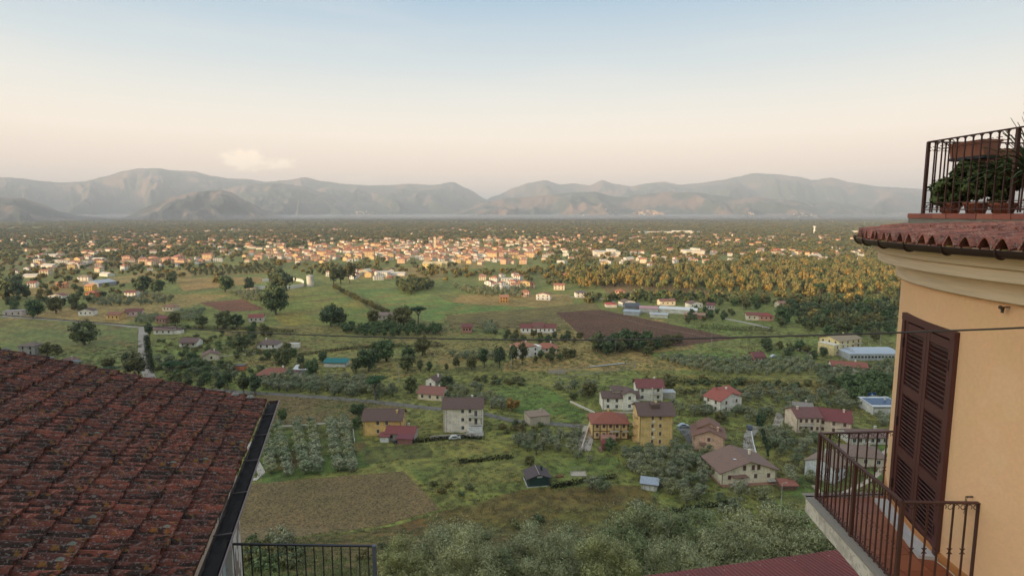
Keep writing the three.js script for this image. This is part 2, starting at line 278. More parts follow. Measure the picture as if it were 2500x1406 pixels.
range('mountain_range', [[1100, 535], [1165, 498], [1210, 478], [1260, 457], [1290, 447], [1330, 440], [1370, 451], [1400, 448], [1440, 453], [1470, 440], [1500, 449], [1540, 455], [1580, 448], [1620, 444], [1660, 451], [1700, 448], [1760, 440], [1800, 432], [1840, 423], [1900, 426], [1950, 432], [1985, 440], [2030, 434], [2080, 446], [2150, 456], [2230, 460], [2300, 470], [2450, 462], [2600, 450], [2800, 440], [3000, 470]], 20000, 7000, 4000, 131, { spur: 1800 });
const midHill = range('wooded_hill', [[430, 530], [500, 485], [550, 460], [600, 451], [680, 447], [740, 455], [790, 470], [840, 490], [900, 496], [1000, 500], [1080, 510], [1200, 530]], 15500, 3900, 2400, 151, { spur: 1200 });
range('wooded_hill', [[290, 535], [370, 502], [430, 478], [480, 468], [540, 464], [565, 470], [600, 490], [650, 515], [720, 532]], 10500, 2400, 1800, 161, { spur: 750, bare: -.05, c0: [.028, .034, .024] });
range('wooded_hill', [[-500, 500], [-200, 478], [0, 482], [50, 483], [100, 498], [150, 518], [210, 528], [320, 538]], 10000, 2300, 1800, 171, { spur: 750, bare: -.05, c0: [.028, .034, .024] });
const sunnyHill = range('sunlit_hill', [[1060, 537], [1130, 515], [1185, 494], [1240, 484], [1300, 480], [1350, 476], [1400, 470], [1450, 468], [1500, 480], [1530, 482], [1560, 475], [1620, 470], [1700, 470], [1760, 478], [1800, 485], [1850, 480], [1900, 486], [1950, 491], [2000, 514], [2060, 530], [2150, 540]], 13800, 3400, 2200, 181, { spur: 1050, bare: .07, c1: [.22, .135, .09] });
range('wooded_hill', [[1900, 538], [1960, 500], [2020, 492], [2080, 500], [2150, 518], [2230, 528], [2330, 520], [2500, 505], [2700, 510]], 15500, 3300, 2200, 191, { spur: 1050 });
// ------------------------------------------------------------------ trees and bushes
function crownGeo(o) {                                    // leaves spread over lobes inside a crown's volume
  const r = rng(o.seed), pos = [], nor = [], col = [], idx = [], [rx, ry, rz] = o.R, lobes = [];
  for (let i = 0; i < o.lobes; i++) {
    const u = r() * 2 * Math.PI, v = Math.acos(1 - 2 * r()), q = Math.cbrt(r()) * (o.spread ?? .62);
    const c = V3(Math.sin(v) * Math.cos(u) * rx * q, Math.cos(v) * ry * q, Math.sin(v) * Math.sin(u) * rz * q);
    if (o.shape) o.shape(c, r);
    const k = (o.lobe ?? .45) * rr(.75, 1.25, r);
    lobes.push([c, V3(rx * k, ry * k * (o.lobeY ?? .9), rz * k), rr(.82, 1.18, r)]);
  }
  const add = (P, N, C) => { const b = pos.length / 3; for (let i = 0; i < P.length; i++) { pos.push(P[i].x, P[i].y, P[i].z); nor.push(N.x, N.y, N.z); col.push(...C); } idx.push(b, b + 1, b + 2); if (P.length > 3) idx.push(b, b + 2, b + 3); };
  const c0 = o.c0, c1 = o.c1, tmp = V3(0, 0, 0);
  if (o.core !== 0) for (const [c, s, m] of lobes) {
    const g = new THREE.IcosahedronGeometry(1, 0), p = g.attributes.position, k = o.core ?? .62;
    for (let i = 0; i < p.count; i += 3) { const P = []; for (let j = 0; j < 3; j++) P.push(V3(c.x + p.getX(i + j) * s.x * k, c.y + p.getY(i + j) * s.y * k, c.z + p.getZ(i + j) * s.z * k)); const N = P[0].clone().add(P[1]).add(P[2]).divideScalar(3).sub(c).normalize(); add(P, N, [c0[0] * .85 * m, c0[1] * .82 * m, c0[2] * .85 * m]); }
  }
  for (let i = 0; i < o.n; i++) {
    const [c, s, m] = lobes[Math.floor(r() * lobes.length)], u = r() * 2 * Math.PI, v = Math.acos(1 - 2 * r()), d = V3(Math.sin(v) * Math.cos(u), Math.cos(v), Math.sin(v) * Math.sin(u));
    const q = .62 + .46 * Math.sqrt(r()), p = V3(c.x + d.x * s.x * q, c.y + d.y * s.y * q, c.z + d.z * s.z * q);
    if (o.shoots && r() < o.shoots && d.y > -.1) { const e = r() * .9; p.y += e; p.x += d.x * e * .4; p.z += d.z * e * .4; }
    const n = d.clone().multiplyScalar(.75).add(V3(rr(-1, 1, r), rr(-.6, 1, r), rr(-1, 1, r))).normalize();
    const a = V3(rr(-1, 1, r), rr(-.3, 1.2, r), rr(-1, 1, r)).cross(n).normalize(), b = n.clone().cross(a), L = o.leaf * rr(.6, 1.35, r), w = L * (o.slim ?? .6);
    a.multiplyScalar(w * .5); b.multiplyScalar(L * .5);
    const t = r(), k = m * rr(.9, 1.1, r), C = [lerp(c0[0], c1[0], t) * k, lerp(c0[1], c1[1], t) * k, lerp(c0[2], c1[2], t) * k];
    const N = n.clone().multiplyScalar(.42).add(d.clone().multiplyScalar(.75)).normalize();
    add([p.clone().sub(b), p.clone().add(a), p.clone().add(b), p.clone().sub(a)], N, C);
  }
  const g = new THREE.BufferGeometry(); g.setAttribute('position', new THREE.Float32BufferAttribute(pos, 3)); g.setAttribute('normal', new THREE.Float32BufferAttribute(nor, 3)); g.setAttribute('color', new THREE.Float32BufferAttribute(col, 3)); g.setIndex(idx);
  g.translate(0, o.cy, 0); return g;
}
function trunkGeo(h, r0, limbs, seed, spread = 1) {
  const r = rng(seed), l = [], bend = V3(rr(-.12, .12, r) * h, h, rr(-.12, .12, r) * h);
  const seg = (a, b, ra, rb) => { const d = b.clone().sub(a), g = new THREE.CylinderGeometry(rb, ra, d.length(), 7, 1, true); g.translate(0, d.length() / 2, 0); g.applyQuaternion(new THREE.Quaternion().setFromUnitVectors(V3(0, 1, 0), d.clone().normalize())); g.translate(a.x, a.y, a.z); return g; };
  l.push(seg(V3(0, -.4, 0), bend.clone().multiplyScalar(.5), r0 * 1.25, r0), seg(bend.clone().multiplyScalar(.5), bend, r0, r0 * .7));
  for (let i = 0; i < limbs; i++) { const a = i / limbs * 6.28 + r(), b = bend.clone().add(V3(Math.cos(a) * spread, spread * rr(.7, 1.3, r), Math.sin(a) * spread)); l.push(seg(bend.clone().multiplyScalar(rr(.75, 1, r)), b, r0 * .55, r0 * .18)); }
  return merge(l);
}
const leafM = {}; // a few tints of each foliage
const foliage = (r, g, b, rough = .85) => { const k = [r, g, b]; return leafM[k] ??= new THREE.MeshStandardMaterial({ color: new THREE.Color().setRGB(r, g, b), vertexColors: true, side: THREE.DoubleSide, roughness: rough }); };
const bark = M(.11, .09, .07, { rough: 1 });
const OL0 = [.215, .225, .125], OL1 = [.35, .35, .215], OK0 = [.085, .108, .045], OK1 = [.15, .172, .068];
const TINT = { olive: [[1, 1, 1], [.86, .9, .84], [1.14, 1.1, 1.05], [.72, .8, .7], [1.05, 1.02, .82]], oak: [[1, 1, 1], [.8, .9, .85], [1.2, 1.08, .9], [.95, 1.1, .9], [1.35, 1.0, .75]], poplar: [[1, 1, 1], [1.12, 1.04, .9], [1.3, 1.05, .78], [.48, .62, .55], [.75, .9, .8]] };
const LOOK = { olive: ['grey green', 'dull green', 'pale silvery', 'dark leaved', 'yellowish green'], oak: ['mid green', 'dark green', 'warm green', 'fresh green', 'brownish'], poplar: ['golden', 'bright golden', 'rust tinged', 'dark green', 'olive toned'] };
const kinds = {
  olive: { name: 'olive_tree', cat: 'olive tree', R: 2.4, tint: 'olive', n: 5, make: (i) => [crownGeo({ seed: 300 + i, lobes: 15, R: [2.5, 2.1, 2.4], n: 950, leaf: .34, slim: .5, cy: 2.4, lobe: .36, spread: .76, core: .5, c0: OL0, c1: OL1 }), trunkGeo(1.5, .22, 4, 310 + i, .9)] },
  young: { name: 'young_olive_tree', cat: 'olive tree', R: 1.6, tint: 'olive', n: 4, make: (i) => [crownGeo({ seed: 330 + i, lobes: 12, R: [1.55, 1.6, 1.55], n: 760, leaf: .32, slim: .5, cy: 1.8, lobe: .40, spread: .72, core: .45, c0: [.25, .26, .145], c1: [.43, .43, .27] }), trunkGeo(.9, .11, 4, 340 + i, .6)] },
  oak: { name: 'broadleaf_tree', cat: 'tree', R: 4, tint: 'oak', n: 5, make: (i) => [crownGeo({ seed: 400 + i, lobes: 26, R: [4, 3.9, 4], n: 1250, leaf: .6, slim: .8, cy: 4.5, lobe: .33, spread: .80, core: .66, c0: OK0, c1: OK1 }), trunkGeo(1.9, .3, 5, 410 + i, 1.8)] },
  slim: { name: 'slender_tree', cat: 'tree', R: 1.9, tint: 'oak', n: 4, make: (i) => [crownGeo({ seed: 430 + i, lobes: 14, R: [1.9, 3.4, 1.9], n: 560, leaf: .55, slim: .75, cy: 4.2, lobe: .42, spread: .72, core: .64, c0: [.06, .08, .034], c1: [.11, .13, .05] }), trunkGeo(2.2, .16, 3, 440 + i, .8)] },
  poplar: { name: 'poplar_tree', cat: 'tree', R: 3.6, tint: 'poplar', n: 4, make: (i) => [crownGeo({ seed: 460 + i, lobes: 18, R: [3.7, 6.2, 3.7], n: 1100, leaf: .8, slim: .8, cy: 7.0, lobe: .34, spread: .8, core: .62, c0: [.235, .20, .07], c1: [.42, .335, .12] }), trunkGeo(3.4, .3, 4, 470 + i, 1.6)] },
  cypress: { name: 'cypress_tree', cat: 'cypress', R: .9, tint: 'oak', n: 2, make: (i) => [crownGeo({ seed: 480 + i, lobes: 12, R: [.85, 3.6, .85], n: 420, leaf: .36, slim: .6, cy: 3.9, lobe: .5, lobeY: .5, spread: .72, core: .7, c0: [.03, .055, .026], c1: [.06, .085, .035] }), trunkGeo(.8, .12, 0, 490 + i)] },
  pine: { name: 'umbrella_pine', cat: 'pine', R: 4.6, tint: 'oak', n: 2, make: (i) => [crownGeo({ seed: 500 + i, lobes: 18, R: [4.8, 1.6, 4.8], n: 900, leaf: .55, slim: .5, cy: 9.2, lobe: .34, lobeY: 1.1, spread: .72, core: .7, c0: [.035, .07, .025], c1: [.075, .115, .035] }), trunkGeo(6.6, .3, 6, 510 + i, 2.3)] },
  bush: { name: 'shrub', cat: 'shrub', R: 1.3, tint: 'oak', n: 4, make: (i) => [crownGeo({ seed: 530 + i, lobes: 8, R: [1.4, 1.0, 1.4], n: 300, leaf: .3, slim: .7, cy: .8, lobe: .45, spread: .68, core: .66, c0: [.10, .115, .045], c1: [.19, .195, .08] }), trunkGeo(.5, .05, 3, 540 + i, .3)] },
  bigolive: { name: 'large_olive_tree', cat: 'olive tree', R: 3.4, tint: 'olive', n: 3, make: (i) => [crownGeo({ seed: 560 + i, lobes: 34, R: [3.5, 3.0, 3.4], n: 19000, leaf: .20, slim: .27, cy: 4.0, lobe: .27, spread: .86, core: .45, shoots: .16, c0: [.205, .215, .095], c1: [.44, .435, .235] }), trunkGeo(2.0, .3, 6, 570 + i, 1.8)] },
};
const protoGeo = {};
function treeGeo(k) { return protoGeo[k] ??= Array.from({ length: kinds[k].n }, (_, i) => kinds[k].make(i)); }
const individuals = {}, spare = {};                     // how many stand as things, and where the rest stand
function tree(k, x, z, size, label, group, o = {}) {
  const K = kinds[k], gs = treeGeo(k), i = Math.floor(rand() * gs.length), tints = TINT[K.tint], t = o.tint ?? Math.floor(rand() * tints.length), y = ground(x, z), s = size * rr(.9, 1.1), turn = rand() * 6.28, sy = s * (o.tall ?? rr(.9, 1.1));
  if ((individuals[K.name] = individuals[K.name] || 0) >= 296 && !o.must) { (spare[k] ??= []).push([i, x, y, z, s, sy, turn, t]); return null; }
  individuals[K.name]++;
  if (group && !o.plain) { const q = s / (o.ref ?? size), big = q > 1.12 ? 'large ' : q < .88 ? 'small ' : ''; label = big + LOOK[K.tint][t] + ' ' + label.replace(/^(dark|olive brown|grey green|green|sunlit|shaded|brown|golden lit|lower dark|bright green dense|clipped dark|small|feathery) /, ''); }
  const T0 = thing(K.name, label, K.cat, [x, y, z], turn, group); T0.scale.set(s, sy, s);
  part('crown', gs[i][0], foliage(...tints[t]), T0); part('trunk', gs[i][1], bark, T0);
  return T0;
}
const treeAt = (k, px, py, size, label, group, o) => { const p = G(px, py); return tree(k, p.x, p.z, size, label, group, o); };
// a tree whose crown is wpx photo pixels wide
const treeW = (k, px, py, wpx, label, group, o) => { const p = G(px, py); return tree(k, p.x, p.z, wpx / perM(p) / (2 * kinds[k].R), label, group, o); };
function grove(k, poly, step, size, label, group, o = {}) {
  const W = poly.map(([x, y]) => { const p = G(x, y); return [p.x, p.z]; }), xs = W.map((p) => p[0]), zs = W.map((p) => p[1]), a = o.turn ?? .3, cx = (Math.min(...xs) + Math.max(...xs)) / 2, cz = (Math.min(...zs) + Math.max(...zs)) / 2, R = Math.max(Math.max(...xs) - cx, Math.max(...zs) - cz) * 1.5;
  const list = [];
  for (let u = -R; u < R; u += step) for (let v = -R; v < R; v += step * (o.row ?? 1)) { const j = (o.jit ?? .3) * step, x = cx + u * Math.cos(a) - v * Math.sin(a) + rr(-j, j), z = cz + u * Math.sin(a) + v * Math.cos(a) + rr(-j, j); if (inPoly(x, z, W) && rand() < (o.keep ?? 1)) list.push([x, z]); }
  list.sort((p, q) => q[1] - p[1]);
  for (const [x, z] of list) tree(k, x, z, size * rr(.8, 1.2), label, group, { ref: size, ...o });
}
function treeRow(k, pts, step, size, label, group, o = {}) {
  const P = pts.map(([x, y]) => G(x, y));
  for (let i = 0; i < P.length - 1; i++) { const L = P[i].distanceTo(P[i + 1]), n = Math.max(1, Math.round(L / step)); for (let q = 0; q < n; q++) { const p = P[i].clone().lerp(P[i + 1], (q + rr(-.2, .2)) / n); tree(k, p.x + rr(-.3, .3) * (o.jit ?? 1), p.z + rr(-.3, .3) * (o.jit ?? 1), size * rr(.88, 1.12), label, group, { ref: size, ...o }); } }
}
function hedge(pts, w, h, label, c = 0) {               // one hedge: leaves along a line, its stems inside
  const P = pts.map(([x, y]) => G(x, y)), C = new THREE.CatmullRomCurve3(P, false, 'centripetal'), L = C.getLength(), n = Math.round(L * 34), r = rng(Math.round(L * 100)), pos = [], nor = [], col = [], idx = [], o = P[0];
  const cols = [[[.08, .105, .04], [.15, .175, .065]], [[.13, .14, .05], [.22, .22, .085]]][c];
  for (let i = 0; i < n; i++) {
    const p = C.getPointAt(r()), q = V3(rr(-1, 1, r), rr(0, 1, r), rr(-1, 1, r)), hh = h * (.75 + .5 * noise(p.x / 3, p.z / 3, 77));
    const c2 = V3(p.x + q.x * w / 2 - o.x, ground(p.x, p.z) + hh * q.y - o.y, p.z + q.z * w / 2 - o.z), N = V3(q.x, .5 + q.y, q.z).normalize(), a = V3(rr(-1, 1, r), rr(-1, 1, r), rr(-1, 1, r)).normalize().multiplyScalar(.3), b = V3(rr(-1, 1, r), rr(-1, 1, r), rr(-1, 1, r)).normalize().multiplyScalar(.22), B = pos.length / 3, t = r(), k = rr(.75, 1.25, r); if (a.clone().cross(b).dot(N) < 0) b.negate();
    for (const v of [c2.clone().sub(a), c2.clone().add(b), c2.clone().add(a), c2.clone().sub(b)]) { pos.push(v.x, v.y, v.z); nor.push(N.x, N.y, N.z); col.push(...mixc(cols[0], cols[1], t).map((e) => e * k)); }
    idx.push(B, B + 1, B + 2, B, B + 2, B + 3);
  }
  const g = new THREE.BufferGeometry(); g.setAttribute('position', new THREE.Float32BufferAttribute(pos, 3)); g.setAttribute('normal', new THREE.Float32BufferAttribute(nor, 3)); g.setAttribute('color', new THREE.Float32BufferAttribute(col, 3)); g.setIndex(idx);
  const T0 = thing('hedge', label, 'hedge', [o.x, o.y, o.z]); part('leaves', g, foliage(1, 1, 1), T0);
  const stems = []; for (let s = 0; s <= 1; s += Math.max(.02, .8 / L)) { const p = C.getPointAt(Math.min(1, s)); stems.push(box(.1, h * .8, .1, p.x - o.x, ground(p.x, p.z) - o.y + h * .35, p.z - o.z)); }
  const st = part('stems', merge(stems), bark, T0); st.userData.kind = 'stuff';
}
// ------------------------------------------------------------------ close by: seen from the eye, x right, u up, f ahead
const N = (x, u, f) => V3(x, EYE + u, -f);
// ---- the house with the old tiled roof
{
  const far = V3(-3.93, -3, 9.23), along = V3(.27, 0, -.963), TP = .304, up = V3(-.963, TP, -.27).normalize();
  const a3 = V3(along.x, 0, -along.z), s3 = V3(up.x, up.y, -up.z), n3 = s3.clone().cross(a3).normalize(); if (n3.y < 0) n3.negate();
  const O = N(far.x, far.y, far.z), home = thing('tiled_house', 'house with weathered red clay tile roof, lichen and dark gutter', 'house', [O.x, O.y, O.z]);
  const P = (a, s, n = 0) => a3.clone().multiplyScalar(a).addScaledVector(s3, s).addScaledVector(n3, n);
  // tile surface: fired clay with moss, grey and ochre lichen as grown patches
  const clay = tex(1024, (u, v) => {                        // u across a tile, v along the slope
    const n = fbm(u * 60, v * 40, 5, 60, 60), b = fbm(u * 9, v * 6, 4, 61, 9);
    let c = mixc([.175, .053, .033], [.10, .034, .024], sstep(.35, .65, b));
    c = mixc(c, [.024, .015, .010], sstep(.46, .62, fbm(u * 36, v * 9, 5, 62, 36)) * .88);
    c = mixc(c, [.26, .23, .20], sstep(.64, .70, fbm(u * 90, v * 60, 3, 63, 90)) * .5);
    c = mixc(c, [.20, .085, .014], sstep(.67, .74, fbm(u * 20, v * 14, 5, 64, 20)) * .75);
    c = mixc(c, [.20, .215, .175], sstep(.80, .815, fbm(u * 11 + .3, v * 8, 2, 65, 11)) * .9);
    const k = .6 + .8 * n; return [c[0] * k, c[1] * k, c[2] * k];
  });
  const clayBump = tex(512, (u, v) => fbm(u * 50, v * 50, 5, 66, 50));
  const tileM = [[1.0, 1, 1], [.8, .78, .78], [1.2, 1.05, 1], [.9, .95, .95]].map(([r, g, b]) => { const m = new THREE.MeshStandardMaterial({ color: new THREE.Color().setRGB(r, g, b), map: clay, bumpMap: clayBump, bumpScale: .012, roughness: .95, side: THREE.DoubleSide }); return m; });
  const TW = .225, TL = .38, EX = .30, tileG = [];
  for (let q = 0; q < 10; q++) {
    const pos = [], uv = [], idx = [], K = 14, R = rng(900 + q), ou = R(), ov = R(), chip = R() < .4 ? Math.floor(R() * K) : -9;
    const hh = (k) => { const t = k / K * 2 % 1; return .004 + .048 * Math.pow(Math.max(0, Math.sin(Math.PI * t)), 1.1) + (R() - .5) * .003; };
    const hs = Array.from({ length: K + 1 }, (_, k) => hh(k));
    for (const [z, dy, lip] of [[0, -.03, 1], [0, .034, 1], [TL * .5, .014, 0], [TL, -.006, 0]]) for (let k = 0; k <= K; k++) {
      const x = k / K * TW, zz = z + (z === 0 ? (R() - .5) * .012 + (Math.abs(k - chip) < 2 ? .03 : 0) : 0);
      pos.push(x, lip && dy < 0 ? Math.max(-.03, hs[k] - .045) : hs[k] + dy, zz); uv.push(ou + x * 1.1, ov + (zz - (dy < 0 ? .03 : 0)) * 1.1);
    }
    for (let j = 0; j < 3; j++) for (let k = 0; k < K; k++) { const p = j * (K + 1) + k; idx.push(p, p + K + 1, p + 1, p + 1, p + K + 1, p + K + 2); }
    const g = raw(pos, idx, uv).toNonIndexed(); g.computeVertexNormals(); tileG.push(g);
  }
  const roof = new THREE.Group(); roof.name = 'roof'; home.add(roof);
  const base = new THREE.Matrix4().makeBasis(a3, n3, s3), Rq = new THREE.Quaternion().setFromRotationMatrix(base.determinant() < 0 ? new THREE.Matrix4().makeBasis(a3, n3, a3.clone().cross(n3)) : base);
  const flip = base.determinant() < 0;
  let cells = [];
  for (let j = 0; j < 20; j++) for (let i = 0; i < 32; i++) {
    const c = P(i * TW + TW / 2, j * EX + EX / 2, 0), q = toPx(c.clone().add(O));
    if (q[2] < 1.2 || q[0] < -150 || q[1] > 1620 || q[0] > 720) continue;
    cells.push([i, j, q[0] < -40 || q[1] > 1440 ? 1e9 : q[2]]);
  }
  cells.sort((x, y) => x[2] - y[2]);
  const extra = [];
  cells.forEach(([i, j], k) => {
    const g = tileG[Math.floor(rand() * 10)], o = P(i * TW + (flip ? 0 : 0) + rr(-.004, .004), j * EX + rr(-.012, .012), .012 + rr(-.005, .006));
    const e = new THREE.Matrix4().makeBasis(a3, n3, s3).multiply(new THREE.Matrix4().makeRotationY(rr(-.02, .02))).multiply(new THREE.Matrix4().makeRotationX(rr(-.012, .012)));
    e.setPosition(o);
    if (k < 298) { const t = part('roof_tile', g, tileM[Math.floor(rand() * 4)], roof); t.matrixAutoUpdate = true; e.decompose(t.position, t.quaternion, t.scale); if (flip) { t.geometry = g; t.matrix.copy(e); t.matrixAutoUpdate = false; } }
    else { const c = g.clone(); c.applyMatrix4(e); extra.push(c); }
  });
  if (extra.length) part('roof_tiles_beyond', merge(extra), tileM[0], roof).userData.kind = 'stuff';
  const quad = (pts) => raw(pts.flatMap((p) => [p.x, p.y, p.z]), [0, 1, 2, 0, 2, 3]);
  part('roof_deck', merge([quad([P(-.02, .02, -.03), P(8, .02, -.03), P(8, 6, -.03), P(-.02, 6, -.03)]), quad([P(-.02, .02, -.11), P(8, .02, -.11), P(8, 6, -.11), P(-.02, 6, -.11)]), quad([P(-.02, .02, -.03), P(-.02, 6, -.03), P(-.02, 6, -.11), P(-.02, .02, -.11)]), quad([P(-.02, .02, -.03), P(8, .02, -.03), P(8, .02, -.11), P(-.02, .02, -.11)])]), M(.06, .045, .038), roof);
  // lumps of mortar and stone set on the far verge
  for (let k = 0; k < 9; k++) { const g = new THREE.IcosahedronGeometry(rr(.03, .07), 1); const p = g.attributes.position; for (let i = 0; i < p.count; i++) { const s = 1 + .35 * (hash2(Math.round(p.getX(i) * 900), Math.round(p.getY(i) * 900 + p.getZ(i) * 70), k) - .5); p.setXYZ(i, p.getX(i) * s * 1.4, p.getY(i) * s * .6, p.getZ(i) * s); } g.computeVertexNormals(); const t = part('verge_stone', g, M(.26, .235, .20, { bump: clayBump, bs: .01 }), roof); const q = P(rr(-.01, .05), .25 + (k < 5 ? k * .11 : k * .55), .06); t.position.copy(q); }
  // open gutter, level along the eave, full of dark litter
  const gp = [], gi = [], gu = []; const prof = []; for (let k = 0; k <= 10; k++) { const t = Math.PI * k / 10; prof.push([-.085 * Math.cos(t), -.085 * Math.sin(t)]); } prof.push([.095, .004], [.098, -.006]);
  const out = V3(.963, 0, -.27); // away from the house
  const GO = (a, o, y) => a3.clone().multiplyScalar(a).addScaledVector(out, .035 + o).add(V3(0, y - .05, 0));
  for (const a of [-.30, 1, 2, 3, 4, 5, 6, 7.6]) for (const [o, y] of prof) { const p = GO(a, o + .05, y + rr(-.004, .004)); gp.push(p.x, p.y, p.z); gu.push(a, o); }
  for (let j = 0; j < 7; j++) for (let k = 0; k < prof.length - 1; k++) { const p = j * prof.length + k; gi.push(p, p + 1, p + prof.length, p + 1, p + prof.length + 1, p + prof.length); }
  const gut = part('gutter', raw(gp, gi, gu), M(.075, .05, .045, { rough: .55 }), home);
  part('gutter_rim', beam(GO(-.3, .145, .006), GO(7.6, .145, .006), .014, .014), M(.17, .12, .115, { rough: .5 }), gut);
  const ends = raw([...GO(-.3, -.03, 0).toArray(), ...GO(-.3, .14, 0).toArray(), ...GO(-.3, .11, -.07).toArray(), ...GO(-.3, 0, -.07).toArray()], [0, 1, 2, 0, 2, 3]); part('end_cap', ends, M(.09, .055, .05), gut);
  { const R = rng(51), pos = [], idx = []; const nA = 130, nO = 5; for (let i = 0; i <= nA; i++) for (let k = 0; k <= nO; k++) { const p = GO(-.25 + 7.7 * i / nA, -.02 + .13 * k / nO, -.045 + .03 * R()); pos.push(p.x, p.y, p.z); } for (let i = 0; i < nA; i++) for (let k = 0; k < nO; k++) { const p = i * (nO + 1) + k; idx.push(p, p + 1, p + nO + 1, p + 1, p + nO + 2, p + nO + 1); } part('leaf_litter', raw(pos, idx), M(.022, .017, .014, { rough: 1 }), gut).userData.kind = 'stuff'; }
  for (let k = 0; k < 6; k++) part('gutter_bracket', beam(GO(.4 + k * .9, -.04, .0), GO(.4 + k * .9, .14, .004), .02, .006), M(.10, .07, .065), gut);
  // the wall under the eave: stucco, a blue-grey strip, a dark recess, a flaking white corner
  const ins = .16, W0 = out.clone().multiplyScalar(-ins);
  const wallAt = (px, py) => { const r = ray(px, py), L = O.clone().add(W0); const den = r.x * a3.z - r.z * a3.x; const t = (L.x * a3.z - L.z * a3.x) / den; return (t * r.x - L.x) * a3.x + (t * r.z - L.z) * a3.z; };
  const yT = -.16, yB = -13;
  const strip = (a0, a1, o, th) => { const p = a3.clone().multiplyScalar((a0 + a1) / 2).add(W0).addScaledVector(out, o - th / 2); const g = box(a1 - a0, yT - yB, th); g.applyMatrix4(new THREE.Matrix4().makeBasis(a3, V3(0, 1, 0), a3.clone().cross(V3(0, 1, 0)))); g.translate(p.x, (yT + yB) / 2, p.z); return uvm(g); };
  const A = [wallAt(591, 1373), wallAt(567, 1373), wallAt(550, 1373), wallAt(543, 1373)];
  const flake = tex(512, (u, v) => { const n = sstep(.5, .56, fbm(u * 7, v * 3, 5, 70, 7) + .18 * (noise(u * 40, v * 6, 71, 40) - .5)); return mixc([.62, .60, .58], [.24, .20, .17], n); });
  part('corner_wall', strip(A[0], A[1], .0, .3), M(1, 1, 1, { map: flake, rough: .95 }), home);
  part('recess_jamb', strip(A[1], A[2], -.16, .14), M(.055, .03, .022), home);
  part('painted_strip', strip(A[2], A[3], -.0, .3), M(.30, .38, .42), home);
  part('wall', strip(A[3], 8.2, -.01, .3), M(.62, .54, .47, { map: T.stucco, bump: T.grain, bs: .006 }), home);
  const back = (pts) => quad(pts.map((p) => p)); const Lw = (a, s, y) => a3.clone().multiplyScalar(a).add(W0).addScaledVector(out, -s).add(V3(0, y, 0));
  part('gable_wall', merge([back([Lw(A[0] + .02, .31, yB), Lw(A[0] + .02, 6, yB), Lw(A[0] + .02, 6, 1.55), Lw(A[0] + .02, .31, -.15)])]), M(.6, .55, .5, { map: T.stucco }), home);
  // ---- railing of a small terrace against that wall
  const yr = -4.06, x0 = -.889 * 4.06, x1 = -.423 * 4.06, f0 = 1.718 * 4.06, f1 = 1.706 * 4.06, iron = M(.035, .035, .04, { rough: .5, metal: .3 });
  const RO = N(x0, yr - 1.0, f0), rl = thing('balcony_railing', 'plain dark iron railing with thin upright bars beside the flaking wall corner', 'railing', [RO.x, RO.y, RO.z]);
  const Q = (t, y) => V3((x1 - x0) * t, y, -(f1 - f0) * t);
  part('top_rail', beam(Q(0, 1), Q(1.005, 1), .03, .018), iron, rl); part('bottom_rail', beam(Q(0, .06), Q(1, .06), .03, .015), iron, rl);
  for (let k = 0; k < 17; k++) part('bar', beam(Q((k + .3) / 16.8, .06), Q((k + .3) / 16.8, 1), .012, .012), iron, rl);
  part('post', beam(Q(1.01, -.05), Q(1.01, 1.01), .045, .045), M(.11, .12, .14, { rough: .5 }), rl);
  part('terrace_slab', box(x1 - x0 + .25, .16, 2.4, (x1 - x0) / 2, -.1, 1.15), M(.42, .38, .34, { map: T.stucco }), rl);
  part('support_wall', box(x1 - x0, 9, 2.2, (x1 - x0) / 2, -4.68, 1.15), M(.45, .4, .35, { map: T.stucco }), rl);
}
